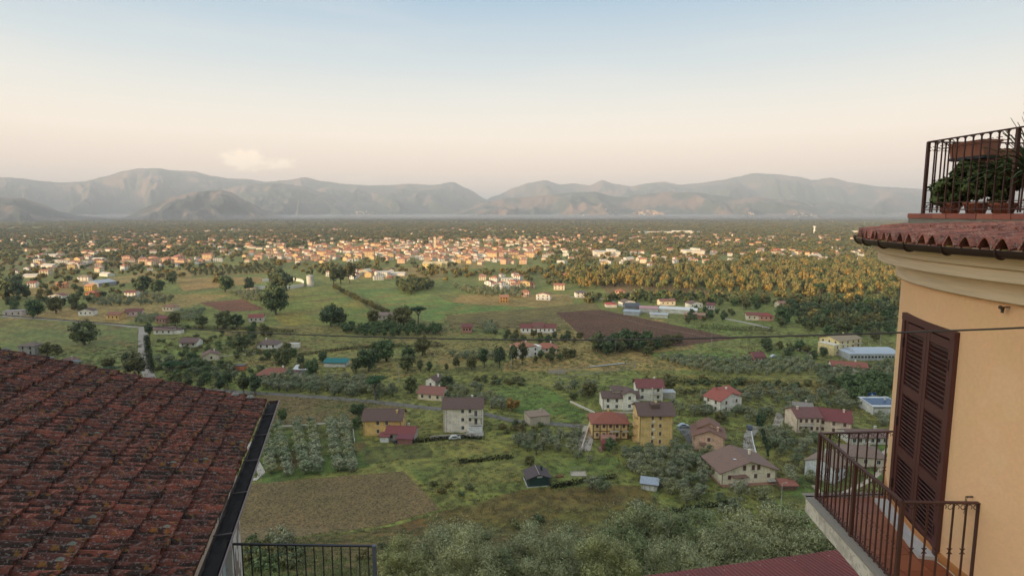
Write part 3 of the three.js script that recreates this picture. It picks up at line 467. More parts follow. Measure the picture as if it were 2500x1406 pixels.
// ---- the round building with balcony, shutters and tiled eave
{
  const cx = 9.0, cf = 5.73, C0 = N(cx, 0, cf), tw = thing('round_house', 'ochre rounded house with closed brown shutters, balcony and roof terrace', 'house', [C0.x, C0.y - 14, C0.z]);
  const Y = (u) => 14 + u, L = (x, u, f) => V3(x - cx, Y(u), -(f - cf));
  const lathe = (prof, n = 120) => new THREE.LatheGeometry(prof.map(([r, u]) => new THREE.Vector2(r, Y(u))), n);
  const plaster = tex(1024, (u, v) => { const b = fbm(u * 5, v * 5, 5, 80, 5), s = fbm(u * 18, v * 18, 4, 81, 18), st = sstep(.62, .72, fbm(u * 9, v * 9, 4, 82, 9)); let c = mixc([.86, .525, .285], [.90, .53, .295], sstep(.4, .62, b)); c = mixc(c, [.87, .54, .275], sstep(.5, .68, s) * .5); c = mixc(c, [.92, .62, .38], st * .28); const k = .97 + .06 * noise(u * 180, v * 180, 83, 180); return c.map((e) => e * k); });
  plaster.repeat.set(6, 3); plaster.needsUpdate = true;
  const wallM = new THREE.MeshStandardMaterial({ map: plaster, bumpMap: rep(T.grain, 40), bumpScale: .0012, roughness: .95, side: THREE.DoubleSide });
  const dv = V3(4.78 - cx, 0, -(6.71 - cf)).normalize(), dphi = Math.atan2(dv.x, dv.z), da = Math.asin(.665 / 4.39);
  const band = (u0, u1, s, l) => { const g = new THREE.LatheGeometry([[4.39, u0], [4.39, u1]].map(([r, u]) => new THREE.Vector2(r, Y(u))), 160, s, l), uv = g.attributes.uv; for (let i = 0; i < uv.count; i++) { const ph = s + uv.getX(i) * l; uv.setXY(i, ph / 6.2832, (uv.getY(i) > .5 ? u1 : u0) / 14); } return g; };
  part('wall', merge([band(-15, -3.72, dphi + da, 6.28319), band(-3.72, -1.215, dphi + da, 6.28319 - 2 * da), band(-1.215, -.80, dphi + da, 6.28319)]), wallM, tw);
  const cream = M(.88, .68, .48, { map: rep(T.stucco, 9), rough: .9 });
  const cor = part('cornice', lathe([[4.38, -.82], [4.455, -.82], [4.465, -.80], [4.465, -.62], [4.485, -.60], [4.675, -.605], [4.685, -.60], [4.685, -.492], [4.675, -.487], [4.675, -.481]], 160), cream, tw);
  part('upper_moulding', lathe([[4.66, -.483], [4.73, -.483], [4.735, -.476], [4.74, -.42], [4.765, -.39], [4.80, -.375], [4.80, -.36], [4.86, -.345], [4.88, -.30]], 160), cream, cor);
  // gutter round the eave
  const gm = M(.055, .03, .026, { rough: .45, metal: .3 }); const gp = []; for (let k = 0; k <= 10; k++) { const t = Math.PI * (k / 10); gp.push([4.905 + .062 * -Math.cos(t) + .01, -.318 - .058 * Math.sin(t)]); } gp.push([4.982, -.312], [4.985, -.306], [4.978, -.304]);
  const gut = part('gutter', lathe(gp, 160), gm, tw);
  const pol = (r, ph, u) => V3(-r * Math.cos(ph), Y(u), -r * Math.sin(ph));
  for (let k = -2; k < 9; k++) { const ph = (-8 + k * 6.6) * Math.PI / 180, pts = []; for (let i = 0; i <= 8; i++) { const t = Math.PI * i / 8; pts.push(pol(4.915 - .068 * Math.cos(t), ph, -.318 - .066 * Math.sin(t))); } pts.push(pol(4.985, ph, -.295)); part('gutter_bracket', tube(pts, .009, 12, 5), gm, gut); }
  // clay tiles: arched covers over troughs, running up to the terrace kerb
  const clay2 = tex(512, (u, v) => { let c = mixc([.40, .15, .105], [.27, .105, .08], sstep(.35, .65, fbm(u * 8, v * 8, 4, 90, 8))); c = mixc(c, [.05, .035, .03], sstep(.6, .72, fbm(u * 26, v * 26, 4, 91, 26)) * .7); c = mixc(c, [.40, .33, .26], sstep(.66, .74, fbm(u * 44, v * 44, 3, 92, 44)) * .6); const k = .75 + .5 * fbm(u * 60, v * 60, 3, 93, 60); return c.map((e) => e * k); });
  const mossy = tex(256, (u, v) => mixc([.28, .11, .07], [.26, .19, .03], sstep(.45, .6, fbm(u * 14, v * 14, 4, 95, 14)))); const clayM = [[1, 1, 1], [.85, .82, .82], [1.12, 1.08, 1.05]].map(([r, g, b]) => new THREE.MeshStandardMaterial({ color: new THREE.Color().setRGB(r, g, b), map: clay2, bumpMap: T.grain, bumpScale: .004, roughness: .95, side: THREE.DoubleSide })), panM = new THREE.MeshStandardMaterial({ map: mossy, roughness: 1, side: THREE.DoubleSide });
  const rf = new THREE.Group(); rf.name = 'roof'; tw.add(rf);
  const rin = (ph) => ph > .02 ? Math.min(3.56 / Math.cos(ph), 2.5 / Math.sin(ph)) : 3.56 / Math.cos(ph);
  const crest = (r) => lerp(-.195, -.085, (4.93 - r) / 1.3);
  const arch = (r0, r1, ph, w0, w1, hh, dn, lift0, lift1, R) => {      // a curved tile lying radially
    const pos = [], uv = [], idx = [], K = 10, ou = R(), ov = R(), th = .013;
    for (const [lay, s] of [[0, 1], [1, 1]]) for (const [r, w, lf] of [[r0, w0, lift0], [(r0 + r1) / 2, (w0 + w1) / 2, (lift0 + lift1) / 2], [r1, w1, lift1]]) for (let k = 0; k <= K; k++) {
      const t = -1 + 2 * k / K, yy = dn ? hh * (Math.pow(Math.abs(t), 1.7) - 1) : hh * (1 - Math.pow(Math.abs(t), 1.55)), p = pol(r, ph, crest(r) + lf - hh + yy - (lay ? th : 0) + (R() - .5) * .004);
      p.x += Math.sin(ph) * t * w / 2 * (lay && !dn ? .86 : 1); p.z -= Math.cos(ph) * t * w / 2 * (lay && !dn ? .86 : 1); pos.push(p.x, p.y, p.z); uv.push(ou + t * w, ov + r * 1.2);
    }
    const n = K + 1; for (let l = 0; l < 2; l++) for (let j = 0; j < 2; j++) for (let k = 0; k < K; k++) { const b = l * 3 * n + j * n + k; idx.push(b, b + 1, b + n, b + 1, b + n + 1, b + n); }
    for (let k = 0; k < K; k++) { const a = k, b = 3 * n + k; idx.push(a, a + 1, b, a + 1, b + 1, b); }
    const g = raw(pos, idx, uv).toNonIndexed(); g.computeVertexNormals(); return g;
  };
  const R = rng(77); let row = 0;
  for (let deg = -24; deg < 50; deg += 2.25, row++) {
    const ph = deg * Math.PI / 180, ri = rin(ph), ro = 4.93 + (R() - .5) * .03, mid = (ro + ri) / 2 + (R() - .5) * .05;
    part('roof_tile', arch(ro, mid - .04, ph, .155, .13, .095, false, 0, .0, R), clayM[Math.floor(R() * 3)], rf);
    part('roof_tile', arch(mid + .03, ri - .05, ph, .16, .125, .095, false, .022, .01, R), clayM[Math.floor(R() * 3)], rf);
    const p2 = (deg + 1.125) * Math.PI / 180; part('trough_tile', arch(4.95, rin(p2) - .05, p2, .175, .12, .055, true, -.045, -.03, R), R() < .55 ? panM : clayM[1], rf);
  }
  part('roof_bed', lathe([[4.86, -.33], [4.86, -.31], [3.3, -.20]], 120), M(.16, .10, .07), rf);
  // kerb of bricks on a bed of mortar round the terrace
  const kerb = part('kerb_mortar', merge([box(.26, .07, 9, -3.45, Y(-.095), 2.0), box(6.6, .07, .26, -.018, Y(-.095), -2.37)]), M(.40, .35, .28, { map: T.earth, bump: clay2, bs: .03 }), tw);
  for (let k = 0; k < 22; k++) part('brick', box(.265, .062, .238, -3.455 + rr(-.004, .004), Y(-.03) + rr(-.003, .003), -2.40 + .245 * k), [M(.42, .135, .09, { map: T.earth }), M(.36, .12, .085, { map: T.earth }), M(.46, .17, .11, { map: T.earth })][k % 3], kerb);
  for (let k = 0; k < 12; k++) part('brick', box(.238, .062, .265, -3.2 + .245 * k, Y(-.03), -2.40), M(.40, .13, .09, { map: T.earth }), kerb);
  part('terrace_floor', box(6.6, .05, 8.4, -.02, Y(-.05), 1.95), M(.36, .17, .11, { map: T.earth }), tw);
  // wrought-iron railings
  const iron = M(.115, .048, .038, { rough: .6, metal: .2, map: rep(T.earth, 3) });
  const scrollG = new THREE.TorusGeometry(.024, .0045, 4, 8, 4.6), archG = new THREE.TorusGeometry(.05, .005, 4, 8, Math.PI), hookG = new THREE.TorusGeometry(.03, .006, 4, 6, 2.4);
  function railing(name, A, B, u0, u1, n, posts, o = {}) {
    const rg = new THREE.Group(); rg.name = name; tw.add(rg); const dir = B.clone().sub(A); dir.y = 0; const len = dir.length(), ang = Math.atan2(-dir.z, dir.x), at = (t, u) => V3(lerp(A.x, B.x, t), Y(u), lerp(A.z, B.z, t));
    part('handrail', beam(at(0, u1), at(1, u1), .042, .014), iron, rg); part('bottom_rail', beam(at(0, u0 + .04), at(1, u0 + .04), .022, .012), iron, rg);
    if (o.double) { part('lower_rail', beam(at(0, u0 + .13), at(1, u0 + .13), .014, .01), iron, rg); }
    const put = (g, t, u, rz, nm) => { const m = part(nm, g, iron, rg); m.position.copy(at(t, u)); m.rotation.set(0, ang, 0); m.rotateZ(rz); return m; };
    for (let i = 0; i <= n; i++) {
      const t = i / n, post = posts.includes(i), w = post ? .036 : .014;
      part(post ? 'post' : 'baluster', beam(at(t, u0 - (post ? .03 : 0)), at(t, u1), w, w), iron, rg);
      if (i < n) {
        const tm = (i + .5) / n, wd = len / n;
        if (o.arches) { const a = put(archG, tm, u1 - .05, 0, 'arch'); a.scale.set(wd * .46 / .05, 1, 1); put(scrollG, tm - .26 / n, u1 - .095, .8, 'scroll'); put(scrollG, tm + .26 / n, u1 - .095, 3.6, 'scroll'); }
        else { put(scrollG, tm - .25 / n, u1 - .045, -.9, 'scroll'); put(scrollG, tm + .25 / n, u1 - .045, 1.4, 'scroll'); }
        put(scrollG, tm - .25 / n, u0 + .085, 2.4, 'scroll'); put(scrollG, tm + .25 / n, u0 + .085, -1.9, 'scroll');
      }
      if (!post && o.collar && i % 1 === 0) { const u = (u0 + u1) / 2 - .06; const a = put(hookG, t - .036 / len, u, -1.2, 'collar'), b = put(hookG, t + .036 / len, u, 1.94, 'collar'); }
    }
    return rg;
  }
  const fl = -3.73, tp = -2.83, bA = L(4.01, 0, 7.48), bB = L(3.87, 0, 5.62), bC = L(4.62, 0, 5.60), bD = L(5.05, 0, 7.56);
  railing('balcony_railing', bA, bB, fl, tp, 18, [0, 9, 18], { collar: 1 }); railing('balcony_railing', bB, bC, fl, tp, 6, [6], { collar: 1 }); railing('balcony_railing', bA, bD, fl, tp, 8, [], { collar: 1 });
  // balcony slab, its border and floor tiles
  const sh = new THREE.Shape([[3.93, 7.56], [3.79, 5.52], [5.6, 5.50], [6.2, 6.5], [5.6, 7.62]].map(([x, f]) => new THREE.Vector2(x - cx, f - cf)));
  const sg = new THREE.ExtrudeGeometry(sh, { depth: .19, bevelEnabled: true, bevelSize: .012, bevelThickness: .012, bevelSegments: 1 }); sg.rotateX(-Math.PI / 2); sg.translate(0, Y(fl - .215), 0);
  const slabTex = tex(512, (u, v) => { const n = sstep(.45, .7, fbm(u * 9, v * 9, 5, 97, 9)), k = sstep(.6, .68, fbm(u * 30, v * 30, 3, 98, 30)); return mixc(mixc([.66, .58, .48], [.46, .40, .33], n), [.2, .17, .14], k * .35); });
  const slab = part('balcony_slab', uvm(sg, .8), new THREE.MeshStandardMaterial({ map: slabTex, roughness: .95, side: THREE.DoubleSide }), tw);
  const edge = part('slab_edge', merge([beam(L(3.95, fl + .004, 7.56), L(3.82, fl + .004, 5.54), .12, .016), beam(L(3.9, fl + .004, 7.58), L(5.4, fl + .004, 7.62), .12, .016)]), M(.36, .31, .26, { map: rep(T.earth, 4) }), slab);
  const FP = [[4.03, 7.50], [3.90, 5.5], [5.2, 5.5], [5.2, 7.55]].map(([x, f]) => [x - cx, -(f - cf)]), tiM = [M(.30, .085, .035, { rough: .45 }), M(.27, .075, .03, { rough: .45 }), M(.33, .10, .04, { rough: .5 })];
  for (let x = -5.2; x < -3.6; x += .302) for (let z = -1.95; z < .35; z += .302) { const Qp = clipCell(FP, x, x + .296, z, z + .296); if (Qp.length < 3) continue; const s2 = new THREE.Shape(Qp.map(([a, b]) => new THREE.Vector2(a, -b))), g = new THREE.ExtrudeGeometry(s2, { depth: .008, bevelEnabled: false }); g.rotateX(-Math.PI / 2); g.translate(0, Y(fl) + .004, 0); part('floor_tile', g, tiM[Math.floor(rand() * 3)], slab); }
  part('skirting', lathe([[4.40, fl], [4.412, fl + .002], [4.412, fl + .10], [4.39, fl + .105]], 160), M(.48, .19, .055, { rough: .55 }), tw);
  // shutters
  const mid = V3(4.78 - cx, 0, -(6.71 - cf)), nrm = mid.clone().normalize(), tan = V3(nrm.z, 0, -nrm.x), dr = new THREE.Group(); // tan points along the wall
  const door = (g) => { g.applyMatrix4(new THREE.Matrix4().makeBasis(tan, V3(0, 1, 0), nrm)); g.translate(nrm.x * 4.305, 0, nrm.z * 4.305); return g; };
  const wood = M(.105, .032, .026, { rough: .62, map: rep(T.stucco, 2) }), dry = M(.145, .07, .058, { rough: .85, map: rep(T.earth, 6) }), dark = M(.03, .012, .01, { rough: .8 });
  const d0 = -3.69, d1 = -1.30, hw = .60;
  part('door_frame', door(merge([box(.075, d1 - d0, .16, -hw - .03, Y((d0 + d1) / 2), .0), box(.075, d1 - d0, .16, hw + .03, Y((d0 + d1) / 2), .0), box(2 * hw + .135, .085, .17, 0, Y(d1 + .04), .0)])), wood, tw);
  part('inner_door', door(box(2 * hw, d1 - d0, .03, 0, Y((d0 + d1) / 2), -.06)), wood, tw);
  for (const sgn of [-1, 1]) {
    const c = sgn * hw / 2, w = hw - .008, rails = [d0 + .03, d0 + .74, d0 + 1.54, d1 - .03], fr = [];
    fr.push(box(.072, d1 - d0 - .02, .04, c - w / 2 + .036, Y((d0 + d1) / 2), .045), box(.072, d1 - d0 - .02, .04, c + w / 2 - .036, Y((d0 + d1) / 2), .045));
    rails.forEach((u, k) => fr.push(box(w - .14, k === 0 || k === 3 ? .10 : .11, .036, c, Y(u + (k === 0 ? .04 : k === 3 ? -.05 : 0)), .044)));
    const leaf = part('shutter', door(merge(fr)), wood, tw);
    for (let k = 0; k < 3; k++) { const a = rails[k] + (k === 0 ? .10 : .06), b = rails[k + 1] - (k === 2 ? .11 : .06), n = Math.round((b - a) / .05); for (let i = 0; i < n; i++) { const g = box(w - .146, .05, .008); g.rotateX(.62); g.translate(c, Y(a + (b - a) * (i + .5) / n), .042); part('slat', door(g), (i * 7 + k * 3) % 5 < 2 ? dry : wood, leaf); } }
    for (const u of [d0 + .28, d0 + 1.1, d1 - .28]) part('hinge', door(box(.018, .12, .02, c + sgn * (w / 2 - .004), Y(u), .075)), dark, leaf);
  }
  part('threshold', door(box(1.36, .045, .30, 0, Y(fl + .03), .09)), M(.60, .56, .54, { map: T.stucco, rough: .6 }), tw);
  // small fittings on the wall
  { const az = (px, py) => { const r = ray(px, py), l = Math.hypot(r.x, r.z), dx = r.x / l, df = -r.z / l, b = dx * cx + df * cf, t = b - Math.sqrt(b * b - cx * cx - cf * cf + 4.39 * 4.39); return L(dx * t, r.y / l * t, df * t); };
    const p = az(2465, 750), q = p.clone().multiplyScalar(0); const nn = V3(p.x, 0, p.z).normalize();
    part('wall_bracket', merge([beam(p, p.clone().addScaledVector(nn, .09), .012, .012), (() => { const g = new THREE.SphereGeometry(.018, 8, 6); g.translate(p.x + nn.x * .09, p.y, p.z + nn.z * .09); return g; })(), (() => { const g = new THREE.CylinderGeometry(.016, .012, .05, 8); g.translate(p.x + nn.x * .05, p.y - .03, p.z + nn.z * .05 - .02); return g; })()]), M(.10, .07, .05), tw);
    const c = az(2375, 1212), cn = V3(c.x, 0, c.z).normalize(); const links = []; links.push(beam(c, c.clone().addScaledVector(cn, .07), .012, .012)); for (let k = 0; k < 9; k++) { const g = new THREE.TorusGeometry(.011, .0035, 4, 8); g.rotateY(k % 2 * 1.57); g.translate(c.x + cn.x * .065, c.y - .012 - k * .019, c.z + cn.z * .065); links.push(g); } part('hook_chain', merge(links), M(.05, .035, .03, { rough: .5 }), tw);
    const e = az(2390, 1232), en = V3(e.x, 0, e.z).normalize(); part('rail_anchor', beam(e.clone().addScaledVector(en, -.05), bC.clone().setY(Y(tp)).add(V3(0, .0, 0)), .035, .02), iron, tw); }
  { const pts = []; for (let k = 0; k <= 10; k++) { const ph = lerp(10, -8, k / 10) * Math.PI / 180; pts.push(pol(4.44 + .02 * Math.sin(k), ph, fl + .02)); } part('floor_cable', tube(pts, .006, 30, 5), M(.6, .5, .36), tw); }
  // terrace railing above
  const tA = L(5.57, 0, 8.17), tB = L(5.74, 0, 4.6), tC = L(8.6, 0, 8.45);
  railing('terrace_railing', tA, tB, .015, .95, 29, [0, 11, 22], { arches: 1, double: 1 }); railing('terrace_railing', tA, tC, .015, .95, 24, [12], { arches: 1, double: 1, collar: 1 });
  const planter = (x, u, f, w, turn, label) => { const o = N(x, u, f), t = thing('planter_box', label, 'planter', [o.x, o.y, o.z], turn); const s = new THREE.Shape([[-.09, 0], [.09, 0], [.115, .17], [-.115, .17]].map(([a, b]) => new THREE.Vector2(a, b))), g = new THREE.ExtrudeGeometry(s, { depth: w, bevelEnabled: true, bevelSize: .006, bevelThickness: .006, bevelSegments: 1 }); g.translate(0, 0, -w / 2); const m = M(.40, .16, .10, { map: T.stucco }); part('trough', g, m, t); part('rim', merge([box(.26, .03, w + .03, 0, .17, 0)]), m, t); part('soil', box(.2, .02, w - .05, 0, .18, 0), M(.035, .025, .02), t); part('saucer', box(.22, .035, w + .02, 0, -.02, 0), M(.05, .055, .065), t); for (const e of [-1, 1]) part('hanger', merge([box(.3, .012, .015, -.01, -.045, e * w * .3), tube([V3(-.14, -.04, e * w * .3), V3(-.16, .12, e * w * .3), V3(-.15, .22, e * w * .3), V3(-.19, .23, e * w * .3)], .006, 12, 5)]), iron, t); return t; };
  planter(5.80, .71, 7.66, .52, .05, 'terracotta trough hung inside the terrace railing with a dark saucer under it');
  planter(5.86, .72, 6.35, .55, .05, 'terracotta trough with leafy tips hung on the terrace railing past the thick post');
  planter(6.25, .64, 7.95, .6, 1.5, 'brown trough hung on the back railing of the roof terrace');
  const pot = (x, f, r, h, label, name, leaf) => { const o = N(x, -.02, f), t = thing(name, label, 'potted plant', [o.x, o.y, o.z]); const g = new THREE.LatheGeometry([[.0, 0], [r * .72, 0], [r, h], [r * 1.1, h], [r * 1.1, h + .03], [r * .95, h + .03], [r * .9, h - .02], [0, h - .02]].map(([a, b]) => new THREE.Vector2(a, b)), 20); part('pot', g, M(.44, .14, .075, { map: T.stucco }), t); leaf(t, h); return t; };
  const ivy = (R, cy, n, seed) => (t, h) => { part('foliage', crownGeo({ seed, lobes: 22, R, n, leaf: .055, slim: .8, cy: h + cy, lobe: .26, spread: .85, core: .3, c0: [.055, .085, .025], c1: [.13, .16, .05] }), foliage(1, 1, 1), t); const st = []; for (let k = 0; k < 9; k++) { const a = k * .7; st.push(tube([V3(0, h, 0), V3(Math.cos(a) * .06, h + cy * .6, Math.sin(a) * .06), V3(Math.cos(a) * R[0] * .7, h + cy * 1.2, Math.sin(a) * R[2] * .7)], .005, 6, 4)); } part('stems', merge(st), bark, t); };
  pot(5.80, 7.98, .12, .13, 'bushy ivy in a small pot spilling over the terrace railing corner', 'ivy_plant', ivy([.30, .26, .32], .2, 2600, 611));
  pot(5.86, 7.62, .13, .13, 'tall leafy ivy behind the bars under the hung trough', 'ivy_plant', ivy([.26, .36, .32], .32, 3000, 612));
  pot(5.88, 7.22, .13, .12, 'low round ivy between the tall ivy and the strap leaved plant', 'ivy_plant', ivy([.28, .28, .36], .27, 2800, 613));
  const strap = (nL, len, seed) => (t, h) => { const r = rng(seed), ms = [foliage(1, 1, 1), foliage(.8, .95, .8)]; for (let k = 0; k < nL; k++) { const a = r() * 6.28, l = len * rr(.6, 1.1, r), lean = rr(.25, 1, r), w = rr(.018, .034, r), pos = [], idx = [], col = [], q = rr(.75, 1.25, r); for (let i = 0; i <= 7; i++) { const s = i / 7, out = l * lean * s * .8, y = h + l * (s * (1.15 - lean * .25) - lean * .75 * s * s), ww = w * (1 - s * s) + .002, cx2 = Math.cos(a) * out, cz2 = Math.sin(a) * out; pos.push(cx2 - Math.sin(a) * ww, y + .006, cz2 + Math.cos(a) * ww, cx2, y - .004, cz2, cx2 + Math.sin(a) * ww, y + .006, cz2 - Math.cos(a) * ww); for (let j = 0; j < 3; j++) col.push(.075 * q, .105 * q, .042 * q); if (i) { const b = i * 3; idx.push(b - 3, b - 2, b, b - 2, b + 1, b, b - 2, b - 1, b + 1, b - 1, b + 2, b + 1); } } const g = raw(pos, idx); g.setAttribute('color', new THREE.Float32BufferAttribute(col, 3)); part('leaf', g, ms[k % 2], t); } };
  pot(6.02, 6.85, .16, .16, 'large strap leaved plant arching above the terrace railing', 'strap_leaved_plant', strap(150, 1.15, 621));
  pot(6.0, 6.45, .14, .14, 'short strap leaved plant in a red pot behind the railing', 'strap_leaved_plant', strap(110, .8, 622));
  pot(6.35, 6.55, .17, .2, 'dark broad bush at the back of the roof terrace', 'leafy_shrub', ivy([.5, .5, .6], .48, 5200, 623));
}
// ---- the shed with the red ribbed roof below the balcony
{
  const O = N(1.2, -9, 13.55), t = thing('red_roofed_shed', 'low shed with red ribbed metal roof below the balcony', 'shed', [O.x, O.y, O.z], Math.atan2(1.2, 5.63));
  const w = 1.02, sheets = 12, red = M(.20, .028, .020, { rough: .42, metal: .1, map: T.stucco }), red2 = M(.18, .025, .018, { rough: .45, metal: .1, map: T.stucco });
  const K = 74, pos = [], idx = []; for (const z of [0, 3.5, 7]) for (let k = 0; k <= K; k++) { const x = k / K * w, ph = (x / .113) % 1; pos.push(x, .014 * Math.tanh(3 * Math.sin(ph * 6.283)) + z * .11, z); } for (let j = 0; j < 2; j++) for (let k = 0; k < K; k++) { const p = j * (K + 1) + k; idx.push(p, p + K + 1, p + 1, p + 1, p + K + 1, p + K + 2); }
  const g = uvm(raw(pos, idx), .7);
  for (let i = 0; i < sheets; i++) { const m = part('roof_sheet', g, i % 3 ? red : red2, t); m.position.set(i * (w - .004), i % 2 * .004, 0); }
  part('roof_screw', merge(Array.from({ length: 36 }, (_, k) => { const c = new THREE.CylinderGeometry(.012, .014, .012, 6); c.translate(.17 + .339 * k, .02 + (k % 3) * 1.2 * .11 + .02, .25 + (k % 3) * 1.2); return c; })), M(.4, .35, .33, { rough: .4 }), t).userData.kind = 'stuff';
  part('wall', box(sheets * w - .5, 8, 6.4, sheets * w / 2, -4.05, 3.5), M(.5, .44, .37, { map: T.stucco }), t);
}
// ---- cable across the view
{
  const A = ray(-80, 763).multiplyScalar(13), B = ray(2590, 795).multiplyScalar(5.0), nx = B.z - A.z, nz = -(B.x - A.x), pts = [];
  for (const [px, py] of [[-80, 762], [0, 768.5], [200, 784], [400, 799], [600, 811], [800, 819], [1000, 825], [1250, 829], [1500, 829.5], [1800, 823.5], [2100, 815], [2300, 808], [2500, 800], [2590, 795]]) { const r = ray(px, py), t = (A.x * nx + A.z * nz) / (r.x * nx + r.z * nz); pts.push(V3(r.x * t, EYE + r.y * t, r.z * t)); }
  const o = pts[0], t = thing('overhead_cable', 'thin dark overhead cable sagging across the whole valley view', 'cable', [0, 0, 0]);
  part('wire', tube(pts, .0085, 90, 6), M(.06, .05, .045, { rough: .7 }), t);
  const tw2 = []; for (let k = 0; k < 12; k++) { const p = new THREE.CatmullRomCurve3(pts).getPointAt(.04 + k * .08); tw2.push(p); part('cable_tie', new THREE.TorusGeometry(.011, .003, 4, 8).rotateY(1.2).translate(p.x, p.y, p.z), M(.05, .05, .05), t); }
}
// ------------------------------------------------------------------ houses of the valley
const WHITE = [.80, .74, .65], CREAM = [.72, .60, .44], YELLOW = [.72, .49, .20], PINK = [.66, .42, .30], GREYW = [.50, .47, .43], BROWN = [.125, .075, .06], REDR = [.26, .085, .055], MAROON = [.17, .06, .05], ORANGE = [.60, .26, .12], GREYR = [.34, .35, .37];
const wallMat = (c) => M(c[0] * 1.16, c[1] * 1.16, c[2] * 1.16, { map: T.plaster, rough: .95 });
const roofMat = (c) => M(c[0] * 1.55, c[1] * 1.55, c[2] * 1.55, { map: T.roof, rough: .9, bump: T.roof, bs: .06 });
const paneM = M(.03, .034, .04, { rough: .12 }), shutM = M(.14, .06, .045, { rough: .7 }), frameM = M(.62, .58, .52), ironM = M(.06, .055, .055, { rough: .5 });
function slopes2(w, d, rh, over, th = .16) {              // two slopes, ridge along x
  const l = Math.hypot(d / 2 + over, rh * (d / 2 + over) / (d / 2)), a = Math.atan2(rh, d / 2), out = [];
  for (const s of [-1, 1]) { const g = box(w + 2 * over, th, l); g.translate(0, th / 2, 0); g.rotateX(s * a); const c = (d / 2 + over) / 2; g.translate(0, rh - Math.tan(a) * c + s * 0, s * c); out.push(g); }
  out.push(box(w + 2 * over - .02, .12, .3, 0, rh + th * .8, 0));
  return uvm(merge(out), .2);
}
function hipGeo(w, d, rh, over) {
  const W = w / 2 + over, D = d / 2 + over, r = Math.max(.2, W - D), dr = -rh * over / (d / 2), e = .16;
  const v = [[-W, dr, -D], [W, dr, -D], [W, dr, D], [-W, dr, D], [-r, rh, 0], [r, rh, 0], [-W, dr - e, -D], [W, dr - e, -D], [W, dr - e, D], [-W, dr - e, D]];
  const g = raw(v.flat(), [3, 2, 5, 3, 5, 4, 1, 0, 4, 1, 4, 5, 2, 1, 5, 0, 3, 4, 3, 9, 8, 3, 8, 2, 2, 8, 7, 2, 7, 1, 1, 7, 6, 1, 6, 0, 0, 6, 9, 0, 9, 3, 9, 6, 7, 9, 7, 8]).toNonIndexed(); g.computeVertexNormals(); return uvm(g, .2);
}
function gableWalls(w, h, d, rh) {                        // body whose two ends rise to the ridge along x
  const s = new THREE.Shape([[-d / 2, -1.2], [d / 2, -1.2], [d / 2, h], [0, h + rh], [-d / 2, h]].map(([a, b]) => new THREE.Vector2(a, b))), g = new THREE.ExtrudeGeometry(s, { depth: w, bevelEnabled: false });
  g.translate(0, 0, -w / 2); g.rotateY(Math.PI / 2); return uvm(g, .16);
}
const winG = new Map();
function windowPart(parent, face, w, d, u, v, ww, wh, style, big) {
  const k = [ww.toFixed(2), wh.toFixed(2), style, big].join(); let g = winG.get(k);
  if (!g) { const t = .09; g = [big ? merge([box(ww + 2 * t, t, .10, 0, wh / 2 + t / 2, 0), box(ww + 2 * t + .12, t, .18, 0, -wh / 2 - t / 2, .03), box(t, wh, .10, -ww / 2 - t / 2, 0, 0), box(t, wh, .10, ww / 2 + t / 2, 0, 0)]) : box(ww, wh, .07), box(ww, wh, .03), box(ww * .5, wh, .05), box(.06, wh, .05)]; winG.set(k, g); }
  const grp = part('window', g[0], big ? frameM : style === 'shut' ? shutM : paneM, parent);
  const [x, z, r] = face === 'f' ? [u, d / 2, 0] : face === 'b' ? [-u, -d / 2, Math.PI] : face === 'r' ? [w / 2, -u, Math.PI / 2] : [-w / 2, u, -Math.PI / 2];
  const o = .02; grp.position.set(x + (face === 'r' ? o : face === 'l' ? -o : 0), v, z + (face === 'f' ? o : face === 'b' ? -o : 0)); grp.rotation.y = r;
  if (big) { const p = part('pane', g[1], style === 'shut' ? shutM : paneM, grp); p.position.z = .012; if (style === 'open') for (const s of [-1, 1]) { const q = part('shutter', g[2], shutM, grp); q.position.set(s * (ww * .75 + .1), 0, .0); } else if (style !== 'shut') { const q = part('mullion', g[3], frameM, grp); q.position.z = .02; } }
  return grp;
}
